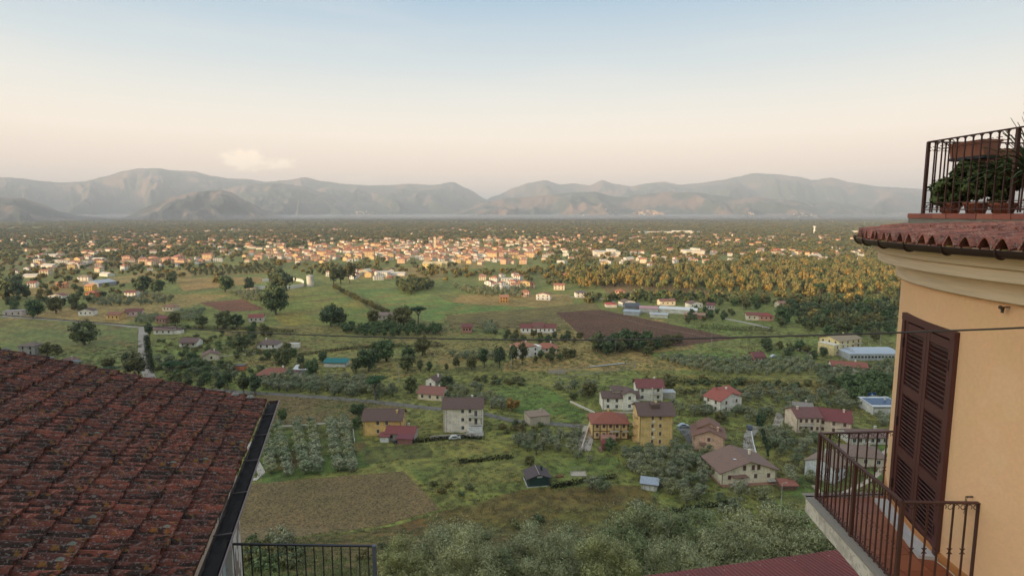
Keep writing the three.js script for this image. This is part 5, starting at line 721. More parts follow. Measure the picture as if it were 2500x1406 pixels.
// the town on the plain and houses scattered over it
const townKinds = [];
function townProto(k, w, h, d, wall, roofc, roof, cols, tag) {
  const t = new THREE.Group(); t.name = 'town_house'; body(t, w, h, d, { wall, roofc, roof, cols, side: cols ? 2 : 0, rh: d * .18, over: .5, big: false }); townKinds.push([t, tag, Math.max(w, d)]);
}
townProto(0, 12, 6, 9, CREAM, [.40, .17, .10], 'gable', 3, 'cream house with terracotta gable roof'); townProto(1, 10, 6.4, 9, [.74, .70, .62], [.40, .15, .09], 'hip', 3, 'white house with terracotta hipped roof'); townProto(2, 13, 7, 10, [.72, .52, .26], [.38, .15, .09], 'gableF', 3, 'yellow house with its gable forward'); townProto(3, 11, 4, 9, [.66, .40, .26], [.42, .17, .10], 'hip', 2, 'low salmon bungalow with orange hipped roof');
townProto(4, 16, 9.5, 11, [.70, .46, .30], [.36, .15, .10], 'hip', 5, 'three storey peach apartment house'); townProto(5, 15, 6, 10, [.74, .68, .58], [.55, .46, .38], 'flat', 4, 'flat roofed white block'); townProto(6, 22, 11, 12, [.72, .50, .28], [.36, .15, .10], 'gable', 6, 'broad orange apartment building'); townProto(7, 9, 5, 8, [.76, .73, .68], [.30, .12, .09], 'gableF', 2, 'small white gabled house'); townProto(8, 26, 4.2, 13, [.72, .66, .58], [.58, .50, .42], 'gable', 0, 'long pale warehouse');
const occupied = [], hr = rng(4242), candidates = [];
const clusters = [[1060, 616, 360, 36, 420, 'in the middle of the sunlit town', 1], [1130, 636, 190, 16, 70, 'at the near edge of the sunlit town', 1], [720, 622, 180, 26, 110, 'in the western quarter of the town', 1], [440, 640, 130, 9, 40, 'in the row along the valley road', 1], [1240, 690, 70, 26, 24, 'among trees above the meadow', .5], [905, 672, 120, 14, 24, 'between the silo and the town', .5], [1640, 632, 280, 24, 44, 'scattered in the golden woods', .3], [200, 640, 230, 42, 90, 'scattered over the western plain', .3], [1930, 620, 230, 22, 44, 'beyond the golden woods', .3], [1250, 588, 340, 18, 130, 'behind the town', .5], [500, 590, 480, 22, 150, 'far out on the plain', .3], [1800, 585, 420, 14, 110, 'far out beyond the woods', .3], [1000, 564, 800, 9, 130, 'along the far edge of the plain', .3]];
for (const [cx, cy, rx, ry, n, where, dense] of clusters) for (let i = 0; i < n; i++) {
  const a = hr() * 6.283, q = Math.sqrt(-Math.log(1 - hr() * .93)) * .62, px = cx + Math.cos(a) * rx * q * 1.1, py = Math.max(556, cy + Math.sin(a) * ry * q); if (px < -60 || px > 2240) continue;
  const p = G(px, py); if (px > 1480 && px < 2230 && py > 655) continue; if (px > 590 && px < 775 && py > 676) continue; if (px > 1010 && px < 1110 && py > 640 && py < 664) continue;
  if (occupied.some(([x, z, r]) => Math.hypot(x - p.x, z - p.z) < (r + 9) * .62)) continue;
  let k = dense === 1 ? [0, 0, 1, 1, 2, 2, 3, 4, 4, 5, 6, 7, 0][Math.floor(hr() * 13)] : [0, 1, 1, 3, 7, 7, 5, 8, 2][Math.floor(hr() * 9)];
  occupied.push([p.x, p.z, townKinds[k][2]]); candidates.push([p, k, where, (hr() - .5) * 1.2]);
}
candidates.sort((a, b) => b[0].z - a[0].z);
const farHouses = [];
candidates.forEach(([p, k, where, turn], i) => {
  if (i >= 290) { farHouses.push([p.x, 0, p.z, 1, turn]); return; }
  const [proto, tag] = townKinds[k], t = proto.clone(); t.name = numbered('town_house'); t.position.set(p.x, 0, p.z); t.rotation.y = turn; const s = .62 + .36 * hash2(i, 3, 9); t.scale.set(s, s * (.9 + .3 * hash2(i, 5, 9)), s);
  t.userData = { label: tag + ' ' + where, category: 'house', group: 'houses ' + where }; scene.add(t);
});
// villages on the lower slopes
for (let i = 0; i < 430; i++) { const v = hr(), px = v < .55 ? lerp(1560, 1770, hr()) : v < .85 ? lerp(1090, 1600, hr()) : lerp(1770, 2000, hr()), t = v < .55 ? .06 + .16 * hr() * hr() : .03 + .3 * hr() * hr(), q = sunnyHill(px, t); farHouses.push([q[0], q[1] - 1, q[2], 1.5 + hr(), (hr() - .5)]); }
for (let i = 0; i < 110; i++) { const px = lerp(850, 1130, hr()), t = .05 + .3 * hr() * hr(), q = midHill(px, t); farHouses.push([q[0], q[1] - 1, q[2], 1.5 + .8 * hr(), (hr() - .5)]); }
{
  const wg = box(11, 6, 9, 0, 2.6, 0), rg = slopes2(11, 9, 1.8, .5); rg.translate(0, 5.6, 0); const g = mergeGeometries([wg.toNonIndexed(), rg]); const n1 = 36, n = g.attributes.position.count, col = []; for (let i = 0; i < n; i++) col.push(...(i < n1 ? [.74, .68, .58] : [.38, .17, .11])); g.setAttribute('color', new THREE.Float32BufferAttribute(col, 3));
  const im = shadowed(new THREE.InstancedMesh(g, M(1, 1, 1, { vc: 1 }), farHouses.length)); im.name = 'distant_houses'; im.userData = { kind: 'stuff', label: 'tiny pale houses strewn over the far plain and slopes', category: 'houses' };
  const m = new THREE.Matrix4(), qn = new THREE.Quaternion(); farHouses.forEach(([x, y, z, s, r], i) => { qn.setFromAxisAngle(V3(0, 1, 0), r); m.compose(V3(x, y, z), qn, V3(s * (.7 + .6 * hash2(i, 1, 4)), s * .9 * (.7 + .7 * hash2(i, 2, 4)), s)); im.setMatrixAt(i, m); const q = hash2(i, 7, 4); im.setColorAt(i, new THREE.Color().setRGB(...(q < .5 ? [1, .98, .95] : q < .75 ? [1, .86, .68] : [.95, .72, .5]))); }); scene.add(im);
}

{ const p = G(1062, 612), t = thing('bell_tower', 'slim bell tower rising above the town roofs', 'tower', [p.x, 0, p.z]); part('shaft', box(5, 26, 5, 0, 13, 0), wallMat([.72, .56, .38]), t); part('belfry', box(5.6, 4, 5.6, 0, 28, 0), wallMat([.74, .62, .46]), t); part('spire', new THREE.ConeGeometry(4.2, 6, 4).rotateY(.785).translate(0, 33, 0), roofMat([.36, .15, .1]), t); }
{ const p = G(1988, 569), s = perM(p), h = 17 / s, t = thing('water_tower', 'white water tower standing beyond the woods', 'tower', [p.x, 0, p.z]); part('stem', new THREE.CylinderGeometry(3, 4, h * .7, 12).translate(0, h * .35, 0), wallMat(WHITE), t); part('tank', new THREE.CylinderGeometry(6.5, 4, h * .3, 16).translate(0, h * .85, 0), wallMat(WHITE), t); }
for (const [px, py, wp, lb] of [[1635, 571, 150, 'long white factory far out beyond the town'], [2135, 569, 100, 'long white works beside the white water tower'], [1480, 625, 60, 'long white hall at the edge of the riverside wood'], [1690, 622, 44, 'white shed in the far wood clearing']]) { const p = G(px, py), w = wp / perM(p), t = thing('distant_factory', lb, 'factory', [p.x, 0, p.z]); part('wall', box(w, 9, 40, 0, 4.5, 0), wallMat([.74, .66, .54]), t); part('roof', box(w + 1, .8, 41, 0, 9.4, 0), wallMat([.6, .54, .46]), t); part('annex', box(w * .3, 13, 30, w * .2, 6.5, -6), wallMat([.7, .62, .5]), t); }
// ------------------------------------------------------------------ trees one can point to
const one = (k, list) => { for (const [px, py, w, label, o] of list) treeW(k, px, py, w, label, undefined, { must: 1, ...o }); };
one('oak', [[207, 842, 60, 'broad round dark tree standing alone in the meadow'], [266, 902, 34, 'round headed tree at the meadow foot beside its slimmer twin'], [141, 869, 30, 'dark tree behind the grey stone house'], [115, 868, 34, 'brownish bush tree beside the grey stone house', { tint: 4 }], [81, 777, 52, 'large dark tree by the lane near the pale block'], [137, 764, 38, 'autumn tinted tree near the white gabled cottage', { tint: 4 }], [36, 732, 60, 'wide dark tree beside the white twin gabled house'], [182, 747, 32, 'tree with sparse crown between lane and orange house', { tint: 2 }], [350, 717, 44, 'dark tree at the west end of the field copse'], [386, 718, 40, 'dark tree at the east end of the field copse'], [421, 692, 30, 'pointed tree standing in the dry field'], [549, 713, 46, 'lone twin headed tree above the red ploughed field'], [608, 708, 32, 'lone tree beside the white arena wall'], [674, 768, 62, 'tall tree nearest the deep red roof', { tall: 1.2 }], [684, 728, 62, 'tallest tree of the pair before the arena wall', { tall: 1.1 }], [655, 745, 50, 'middle tree of the tall hedgerow clump', { tint: 1 }], [428, 794, 36, 'dark tree beside the brown farm shed'], [493, 797, 30, 'small dark tree by the meadow track'], [549, 802, 46, 'broad dark tree beside the meadow track'], [578, 798, 34, 'dark tree next to the broad one by the track'], [591, 857, 44, 'large rounded tree near the hipped bungalow'], [644, 820, 28, 'tree above the hipped bungalow'], [692, 903, 42, 'tall loose crowned tree above the rust red bungalow', { tall: 1.3, tint: 2 }], [762, 922, 42, 'tall dark tree beside the white canopy', { tall: 1.35 }], [788, 884, 28, 'dark tree behind the teal roofed shed'], [807, 797, 52, 'big green tree at the west end of the thicket'], [828, 794, 44, 'olive green tree in the thicket', { tint: 2 }], [986, 797, 62, 'large dark crowned tree next to the umbrella pine'], [911, 791, 38, 'dark tree beside the old stone farmhouse'], [900, 907, 54, 'large tree east of the teal roofed shed', { tall: 1.1 }], [944, 882, 60, 'wide dark tree in the middle of the meadow row'], [920, 885, 46, 'dark tree closing the meadow row'], [869, 909, 32, 'dense dark tree at the shed corner', { tall: 1.3 }], [998, 882, 38, 'round tree at the meadow row end'], [1031, 868, 44, 'tree with open crown at the meadow row end', { tall: 1.1 }], [995, 906, 42, 'dark tree below the meadow row'], [1090, 952, 40, 'dense dark tree beside the brown gabled house'], [1003, 960, 34, 'dark tree left of the faded red roof', { tall: 1.2 }], [1152, 902, 38, 'broad tree in the row below the tall white house'], [1400, 872, 16, 'small round tree on the grass by the dark copse'], [1578, 868, 26, 'yellowing tree on the meadow corner', { tint: 2 }], [1438, 972, 44, 'brown leaved tree behind the two wing house', { tint: 4 }], [1632, 953, 34, 'dark tree behind the maroon roofed house'], [1400, 977, 24, 'bare looking dark bush tree above the lush meadow'], [1295, 1138, 30, 'brown tree behind the dark green cabin', { tint: 4 }], [1911, 791, 46, 'big dark tree at the end of the farm track'], [2057, 815, 34, 'rounded tree on the wood edge', { tint: 2 }], [1488, 1101, 34, 'bright green tree beside the amber house', { tint: 3 }], [690, 1032, 28, 'thin light green tree on the fallow field edge', { tint: 3, tall: 1.5 }], [874, 1020, 38, 'dark spreading conifer behind the farmhouse', { tint: 1 }], [872, 1042, 30, 'bright leafy tree beside the farmhouse', { tint: 3 }]]);
one('slim', [[308, 905, 28, 'slender dark tree beside the round headed tree'], [336, 928, 54, 'dark conifer clump at the lane end', { tall: .7 }], [364, 822, 18, 'narrow dark tree at the lane corner'], [1027, 909, 18, 'first narrow tree on the grass path'], [1049, 909, 17, 'narrow tree standing alone on the grass'], [1089, 909, 13, 'small narrow brownish tree on the grass', { tint: 4 }], [1114, 903, 18, 'narrow tree at the olive clump corner'], [1182, 898, 26, 'dark oval tree west of the power pole'], [1220, 898, 27, 'dark oval tree between two others below the tall white house'], [1252, 890, 30, 'tall dark oval tree before the tall white house'], [1275, 889, 28, 'dark oval tree hiding the tall white house'], [815, 694, 26, 'first dark tree of the short row by the arched hall'], [832, 693, 24, 'second dark tree of the short row by the arched hall'], [854, 693, 28, 'third dark tree of the short row by the arched hall'], [596, 962, 28, 'roadside tree west of the bungalow lane', { tint: 2 }], [624, 965, 30, 'roadside tree with full crown', { tint: 1 }], [459, 951, 22, 'young roadside tree at the fallow field corner', { tint: 2 }], [493, 954, 22, 'young tree on the road bank', { tint: 2 }], [538, 958, 24, 'young roadside tree with thin trunk', { tint: 1 }]]);
one('pine', [[1021, 795, 44, 'umbrella pine beside the large dark tree'], [918, 977, 70, 'broad bright green pine above the road', { tall: .72, tint: 3 }], [424, 923, 58, 'low umbrella pine at the roof edge by the lane', { tall: .6 }], [272, 918, 46, 'flat topped green pine below the round trees', { tall: .45, tint: 3 }], [2000, 740, 40, 'dark umbrella pine in the shaded wood']]);
{ const p = G(1250, 1003), t = treeW('oak', 1250, 1003, 40, 'rust orange autumn tree beside the olive grove', undefined, { must: 1, tall: .85 }); t.children[0].material = foliage(2.6, 1.25, .7); }
for (let k = 0; k < 9; k++) treeAt('cypress', 1850 + k * 3.2, 1046 + k * 9.5, .8, 'cypress in the hedge row along the white walled driveway', 'cypress row by the driveway', { must: 1 });
// olive groves, nearest first
const rows = [[[644, 1039], [662, 1156]], [[674, 1042], [704, 1162]], [[723, 1036], [743, 1159]], [[758, 1033], [777, 1153]], [[806, 1033], [824, 1150]], [[836, 1027], [858, 1150]]];
for (const [a, b] of rows) treeRow('young', [b, a], 3.4, 1.5, 'feathery young olive in the double rows west of the farmhouse', 'double rows of young olives', { tall: .82, jit: .5 });
for (const [px, py, w, lb] of [[1445, 1193, 42, 'rounded olive on the lawn edge beside its twin'], [1470, 1201, 46, 'larger rounded olive of the lawn edge pair'], [1556, 1247, 36, 'lone olive on the rough slope below the garden shed'], [1409, 1121, 28, 'small thin olive on the upper lawn'], [1439, 1131, 24, 'small olive beside the rubble heap'], [690, 1346, 70, 'olive seen through the dark iron railing']]) treeW('olive', px, py, w, lb, undefined, { must: 1 });
grove('olive', [[1520, 1108], [1640, 1092], [1735, 1112], [1748, 1150], [1740, 1192], [1700, 1232], [1640, 1222], [1580, 1180], [1530, 1150]], 4.3, 1.0, 'olive of the dense grove beside the broad white house', 'dense grove by the white house');
grove('olive', [[1245, 1078], [1330, 1066], [1420, 1062], [1416, 1110], [1330, 1114], [1262, 1106]], 4.8, 1.0, 'olive of the grove below the ruined block', 'grove below the ruin');
grove('olive', [[1600, 1215], [1700, 1250], [1780, 1205], [1900, 1215], [1890, 1290], [1760, 1280], [1640, 1270]], 6.2, 1.05, 'scattered olive on the slope under the lamp post', 'olives under the lamp post', { keep: .75 });
grove('olive', [[1850, 1062], [1930, 1058], [1992, 1075], [1990, 1120], [1930, 1125], [1875, 1105]], 4.6, 1.0, 'olive of the grove between cypresses and balcony', 'grove beside the cypresses');
grove('olive', [[1910, 1150], [1990, 1120], [1985, 1180], [1930, 1190]], 5.5, .9, 'olive above the tan roofed shelter', 'olives above the shelter');
grove('olive', [[1090, 945], [1190, 948], [1240, 985], [1245, 1005], [1180, 1000], [1090, 985]], 5.2, 1.0, 'olive of the grove above the tall white house', 'grove above the tall white house');
grove('olive', [[640, 930], [770, 928], [880, 935], [965, 955], [960, 974], [850, 970], [700, 960], [640, 950]], 4.6, 1.1, 'olive in the roadside grove below the rust red bungalow', 'roadside olive grove', { turn: .5 });
grove('olive', [[1640, 985], [1745, 1005], [1810, 1008], [1930, 995], [1940, 1020], [1830, 1030], [1650, 1018]], 4.4, 1.0, 'olive of the belt around the red roofed villa', 'olive belt by the red villa', { keep: .85 });
grove('olive', [[1990, 905], [2190, 890], [2190, 960], [2080, 955], [2000, 945]], 4.6, 1.05, 'olive of the hillside grove around the long white house', 'grove around the long white house', { keep: .9 });
grove('olive', [[2130, 1020], [2190, 1015], [2190, 1050], [2120, 1050]], 5.4, 1.0, 'olive beside the solar panel hall', 'olives by the solar hall');
grove('olive', [[1340, 938], [1440, 938], [1480, 960], [1400, 972], [1360, 955]], 5.4, 1.0, 'olive in the scrub above the two wing house', 'olives in the scrub');
grove('young', [[1600, 872], [1760, 878], [1980, 880], [1990, 900], [1940, 918], [1760, 916], [1660, 898]], 4.0, 1.05, 'young olive in the wide dark planted field', 'wide field of young olives', { turn: .7, jit: .12 });
grove('olive', [[1690, 962], [1960, 955], [2100, 965], [2190, 985], [2190, 1005], [2040, 1000], [1860, 985], [1720, 985]], 5.0, 1.0, 'olive on the terraces below the blue sign', 'olives below the blue sign', { keep: .8 });
grove('olive', [[1095, 868], [1180, 862], [1230, 874], [1180, 884], [1110, 880]], 5, 1.0, 'olive of the small clump west of the tall hipped house', 'olive clump by the hipped house');
grove('young', [[335, 772], [392, 770], [372, 790], [330, 792]], 4.4, 1.1, 'young olive beside the pinkish cottage', 'young olives by the pink cottage', { turn: .2, jit: .1 });
grove('young', [[440, 760], [500, 758], [480, 785], [430, 785]], 4.4, 1.1, 'young olive in the strips behind the farm shed', 'young olives behind the farm shed', { turn: .2, jit: .1 });
grove('olive', [[1110, 702], [1290, 706], [1290, 728], [1150, 722]], 7.5, 1.1, 'sunlit olive above the green meadow', 'sunlit olives above the meadow');
grove('olive', [[560, 716], [632, 712], [640, 738], [600, 735]], 5.5, .9, 'olive in the block above the red ploughed field', 'olives above the red field', { turn: .4, jit: .1 });
grove('olive', [[200, 730], [330, 722], [430, 725], [420, 742], [240, 748]], 7, 1.0, 'olive in the plots of the western plain', 'olives of the western plain', { keep: .8 });
grove('olive', [[380, 880], [470, 890], [560, 905], [590, 930], [500, 930], [400, 915]], 6, 1.0, 'olive in the garden plots by the lane', 'garden olives by the lane', { keep: .6 });
grove('young', [[1175, 790], [1205, 788], [1215, 814], [1185, 816]], 3.4, 1.1, 'young olive in the short strips by the maroon barn', 'short strips of young olives', { turn: .15, jit: .08 });
// the big olives that close the picture below
for (const [px, py, d, s, lb] of [[985, 1385, 50, .95, 'silver leaved olive at the left end of the slope thicket'], [1085, 1345, 52, 1.1, 'pale tall olive on the slope above the rough grass'], [1190, 1362, 54, 1.0, 'olive with feathery top in the slope thicket'], [1300, 1352, 56, 1.05, 'olive below the bare slope bushes'], [1410, 1345, 55, 1.05, 'grey green olive in the middle of the slope thicket'], [1510, 1340, 56, 1.1, 'dark olive left of the tallest one'], [1590, 1318, 58, 1.3, 'tallest olive of the slope thicket'], [1700, 1325, 58, 1.15, 'wide olive beside the tallest one'], [1790, 1345, 54, .95, 'olive with yellowing shoots above the red shed roof'], [1880, 1318, 58, 1.25, 'large silvery olive beside the balcony corner'], [1975, 1330, 60, 1.2, 'olive half behind the balcony slab'], [1350, 1410, 44, .9, 'low olive in front of the slope thicket'], [1480, 1420, 44, .9, 'dark low olive near the red shed roof'], [1140, 1425, 43, .95, 'low pale olive above the frame edge'], [1640, 1400, 46, .95, 'olive right above the red shed roof']]) {
  const r = ray(px, py), l = Math.hypot(r.x, r.z), x = r.x / l * d, z = r.z / l * d; tree('bigolive', x, z, s, lb, undefined, { must: 1 }); const y = ground(x, z), want = EYE + r.y / l * d; /* crown centre should sit at want */ const T0 = scene.children.at(-1); const c = (want - y) / 4.2; T0.scale.setScalar(clamp(c, .75, 1.6) * .5 + s * .5);
}
// thickets, shrubs and hedges
const shr = (poly, step, s, label, group, o) => grove('bush', poly, step, s, label, group, o);
shr([[1050, 1180], [1160, 1170], [1150, 1215], [1070, 1205]], 5, 1.3, 'grey green shrub on the bank above the stubble field', 'bank shrubs');
shr([[1230, 1275], [1340, 1265], [1330, 1295], [1240, 1300]], 6, 1.5, 'dark shrub on the bare slope', 'slope shrubs', { keep: .6 });
shr([[600, 1330], [720, 1315], [740, 1400], [600, 1400]], 4.5, 1.4, 'green shrub behind the dark iron railing', 'shrubs behind the railing');
shr([[880, 1340], [960, 1330], [960, 1400], [890, 1400]], 6, 1.0, 'dry shrub beside the railing post', 'shrubs by the railing post', { keep: .5 });
shr([[1150, 930], [1280, 925], [1280, 942], [1160, 940]], 4.5, 1.5, 'shrub in the clump above the lush meadow', 'shrubs above the lush meadow');
shr([[1500, 1255], [1700, 1250], [1700, 1275], [1520, 1280]], 5, 1.2, 'shrub on the lower slope path', 'lower slope shrubs', { keep: .6 });
shr([[1200, 1040], [1280, 1030], [1340, 1045], [1330, 1065], [1220, 1062]], 4.5, 1.5, 'shrub crowding the ruined block', 'shrubs around the ruin');
shr([[380, 830], [560, 825], [600, 868], [400, 872]], 13, 1.6, 'garden shrub in the plots beside the lane', 'garden shrubs');
shr([[1530, 925], [1680, 925], [2100, 940], [2000, 955], [1600, 945]], 6.5, 1.8, 'olive brown shrub on the weedy terraces', 'terrace shrubs', { keep: .7 });
grove('oak', [[1454, 850], [1520, 838], [1586, 835], [1590, 862], [1520, 868], [1460, 868]], 7, 1.15, 'dark tree of the copse below the ploughed field', 'copse below the ploughed field');
grove('oak', [[1590, 838], [1668, 832], [1668, 850], [1600, 856]], 7, .85, 'lower dark tree along the ploughed field edge', 'field edge trees');
grove('oak', [[818, 800], [960, 798], [1076, 806], [1076, 820], [900, 822], [820, 814]], 7.5, .7, 'green tree of the thicket around the old farmhouse', 'thicket around the old farmhouse', { tint: 3 });
grove('oak', [[960, 700], [1030, 692], [1060, 705], [1010, 722], [970, 716]], 11, 1.25, 'golden lit tree of the copse at the meadow head', 'copse at the meadow head', { tint: 2 });
treeRow('oak', [[815, 704], [850, 722], [890, 742], [945, 768], [955, 790]], 7.5, .62, 'brown bush tree of the diagonal hedgerow', 'diagonal hedgerow', { tint: 4 });
grove('oak', [[1310, 868], [1400, 862], [1396, 880], [1300, 884]], 6, .55, 'clipped dark tree along the villa boundary', 'villa boundary trees');
grove('oak', [[2040, 940], [2170, 935], [2180, 985], [2060, 985]], 7, .9, 'bright green dense tree behind the blue sign', 'trees behind the blue sign', { tint: 3 });
grove('oak', [[1900, 740], [2195, 730], [2190, 850], [2120, 830], [2000, 822], [1900, 800]], 13, 1.05, 'shaded tree of the wood behind the yellow apartment building', 'shaded wood');
grove('oak', [[1830, 850], [1930, 845], [2010, 870], [2000, 885], [1880, 868]], 10, .7, 'dark bush tree near the yellow apartment building', 'bush trees by the apartments');
grove('oak', [[1700, 760], [1790, 765], [1790, 785], [1660, 790]], 11, .7, 'dark tree around the works yard', 'trees around the works yard');
grove('oak', [[1680, 1015], [1880, 1025], [1880, 1040], [1700, 1035]], 9, .6, 'garden tree behind the apartment block', 'garden trees behind the apartments', { keep: .7 });
grove('poplar', [[1400, 710], [1500, 702], [1660, 714], [1900, 722], [2195, 730], [2200, 640], [1900, 652], [1700, 660], [1500, 664], [1380, 672]], 12, 1.0, 'poplar of the riverside wood', 'golden riverside wood', { jit: .45 });
grove('oak', [[1420, 738], [1490, 728], [1700, 722], [1900, 740], [1880, 760], [1720, 745], [1560, 742]], 12, .95, 'dark tree at the foot of the golden wood', 'dark foot of the golden wood');
grove('oak', [[390, 892], [500, 882], [590, 905], [560, 942], [420, 948]], 9, .75, 'dark tree of the garden plots at the end of the lane', 'garden trees by the lane', { keep: .6 });
grove('oak', [[-20, 690], [200, 690], [260, 720], [200, 770], [-20, 765]], 24, 1.0, 'dark tree between the cottages of the western plain', 'trees of the western plain', { keep: .7 });
grove('oak', [[455, 657], [660, 647], [665, 666], [470, 674]], 10, .5, 'small tree of the planted block by the valley road', 'planted block by the valley road', { jit: .1 });
grove('oak', [[560, 790], [660, 790], [670, 830], [590, 835]], 14, .7, 'tree in the hedges around the meadow track', 'trees around the meadow track', { keep: .7 });
hedge([[358, 826], [363, 868], [374, 912]], 3, 2.6, 'dark hedge running beside the pale lane');
hedge([[690, 874], [760, 864], [860, 852], [960, 847], [1080, 846]], 4, 1.5, 'scrubby line of bushes across the middle meadow', 1);
hedge([[400, 802], [520, 804], [640, 808], [720, 812]], 4, 2.8, 'tall hedge along the meadow track', 1);
hedge([[1600, 932], [1750, 936], [1960, 946]], 6, 2, 'brambly bank on the weedy terraces', 1);
hedge([[1660, 962], [1760, 958], [1880, 962]], 5, 2, 'lower brambly bank above the red roofed villa');
grove('oak', [[1200, 815], [1300, 820], [1410, 820], [1425, 838], [1250, 842]], 8, .55, 'garden tree below the long white villa', 'garden trees below the long villa');
grove('oak', [[630, 860], [700, 850], [760, 905], [720, 925], [640, 900]], 13, .6, 'garden tree around the rust red bungalow', 'garden trees by the bungalow', { keep: .7 });
shr([[380, 800], [640, 805], [640, 920], [400, 935]], 11, 1.7, 'loose shrub between the garden plots', 'loose garden shrubs', { keep: .7, jit: .5 });
hedge([[1345, 1192], [1390, 1184], [1430, 1176], [1500, 1166]], 1.8, 1.3, 'trimmed dark hedge on the lawn behind the cabin');
hedge([[1120, 1130], [1180, 1124], [1250, 1118]], 2.2, 1.2, 'ragged low hedge across the lawn', 1);
hedge([[1640, 1252], [1720, 1240], [1790, 1228]], 2, 1.5, 'dark hedge under the scattered olives');
hedge([[1700, 1128], [1750, 1122], [1790, 1112]], 1.6, 1.6, 'garden hedge between salmon villa and broad white house');
hedge([[1000, 1082], [1120, 1070], [1180, 1072]], 1.6, 1.2, 'loose hedge below the tall white house', 1);
hedge([[380, 905], [450, 898], [520, 890]], 2, 2, 'dark garden hedge beside the lane');
hedge([[640, 862], [690, 858]], 1.5, 1.6, 'hedge before the hipped bungalow');
hedge([[1700, 800], [1790, 806], [1890, 808]], 5, 3.2, 'silvery hedge of bushes beyond the ploughed field', 1);
// what remains of each kind past the limit stands as one mass
for (const k of Object.keys(spare)) {
  const gs = treeGeo(k), G0 = new THREE.Group(); G0.name = numbered({ oak: 'broadleaf_wood', poplar: 'poplar_wood', olive: 'olive_mass', young: 'young_olive_mass', bush: 'shrub_mass', slim: 'slender_wood' }[k] ?? 'wood_mass'); G0.userData = { kind: 'stuff', label: 'further ' + kinds[k].cat + 's of the same kind massed beyond the others', category: 'woodland' }; scene.add(G0);
  gs.forEach((g, i) => { const L = spare[k].filter((e) => e[0] === i); if (!L.length) return; for (const [q, mt] of [[0, foliage(1, 1, 1)], [1, bark]]) { const im = shadowed(new THREE.InstancedMesh(g[q], mt, L.length)); im.name = q ? 'trunks' : 'crowns'; const m = new THREE.Matrix4(), qn = new THREE.Quaternion(), c = new THREE.Color(); L.forEach(([, x, y, z, s, sy, r, t], n) => { qn.setFromAxisAngle(V3(0, 1, 0), r); m.compose(V3(x, y, z), qn, V3(s, sy, s)); im.setMatrixAt(n, m); if (!q) im.setColorAt(n, c.setRGB(...TINT[kinds[k].tint][t])); }); G0.add(im); } });
}
// woods and hedgerow trees over the far plain
{
  const gs = [0, 1, 2, 3].map((i) => crownGeo({ seed: 700 + i, lobes: 12, R: [4.2, 4.0, 4.2], n: 170, leaf: 1.5, slim: .85, cy: 4.4, lobe: .38, spread: .75, core: .72, c0: [.13, .128, .05], c1: [.24, .212, .082] }));
  const L = [[], [], [], []], R = rng(808), cols = [[1, 1, 1], [.8, .92, .9], [1.25, 1.1, .8], [1.5, 1.15, .7], [.9, 1.02, .85], [1.1, 1.0, .85]];
  const shadeWood = [[1880, 745], [1700, 738], [1560, 740], [1430, 742], [1405, 728], [1560, 722], [1750, 724], [1960, 718], [2210, 712], [2205, 840], [2120, 822], [2000, 815], [1930, 800]];
  for (let d = 430; d < 8000; d += 10 * (1 + d / 1500) * .9) { const s = 10 * (1 + d / 1500); for (let x = -d * 1.0; x < d * .95; x += s) {
    const X = x + (R() - .5) * s * 1.2, Z = -d + (R() - .5) * s * 1.2, q = toPx(V3(X, 0, Z)), px = q[0], py = q[1]; if (px < -80 || px > 2330 || R() < .06 || (d < 560 && !inPoly(px, py, shadeWood))) continue;
    let p = clamp((fbm(X / 260, Z / 130, 3, 900) - .36) * 3.4) * .9 + clamp((noise(X / 40, Z / 300, 901) - .75) * 3) * .5 + .06;
    if (px > 1330) p = Math.max(p, .25 + .75 * sstep(.30, .5, fbm(X / 240, Z / 160, 3, 902)));
    if (py < 640) p = Math.max(p, .10 + .7 * sstep(.45, .54, fbm(X / 420, Z / 110, 3, 903)));
    if (py > 672 && px < 1330) p *= .4; if (py > 640 && px > 420 && px < 780) p *= .25; if (py > 676 && px > 590 && px < 770) p = 0; if (py > 690 && px > 690 && px < 1330) p *= .1; if (py > 700 && px > 1330) p = 0; const inW = inPoly(px, py, shadeWood); if (inW) p = .93;
    if (!inW && py > 650 && px > 1380 && px < 2230) p *= .6;
    const tn = Math.hypot((px - 1060) / 330, (py - 620) / 40); if (tn < 1) p *= .45;
    if (d > 5000) p *= .6; if (R() > p) continue;
    if (occupied.some(([a, b, r]) => Math.abs(a - X) < r * .8 + 3 && Z - b > -r && Z - b < r + 12)) continue;
    const far = 1 + Math.min(d, 4500) / 3200, k = (.55 + .75 * R() * R() + .12) * far; L[Math.floor(R() * 4)].push([X, Z, k, k * (.75 + .4 * R()) / Math.sqrt(far), R() * 6.28, R()]);
  } }
  const G0 = new THREE.Group(); G0.name = 'far_woodland'; G0.userData = { kind: 'stuff', label: 'woods and hedgerow trees covering the far plain', category: 'woodland' }; scene.add(G0);
  const m = new THREE.Matrix4(), qn = new THREE.Quaternion(), c = new THREE.Color(); let n = 0;
  L.forEach((l, i) => { const im = shadowed(new THREE.InstancedMesh(gs[i], foliage(1, 1, 1), l.length)); im.name = 'crowns'; l.forEach(([x, z, s, sy, r, t], j) => { qn.setFromAxisAngle(V3(0, 1, 0), r); const wide = 1 + 1.1 * clamp((-z - 1100) / 1500) * ((j * 7 % 10) / 10); qn.setFromAxisAngle(V3(0, 1, 0), r * (wide > 1.2 ? .12 : 1)); m.compose(V3(x, -.5, z), qn, V3(s * wide, sy, s)); im.setMatrixAt(j, m); im.setColorAt(j, c.setRGB(...cols[Math.floor(t * 6)])); }); G0.add(im); n += l.length; });
  console.log('far trees', n, 'individuals', JSON.stringify(individuals), 'town', candidates.length);
}
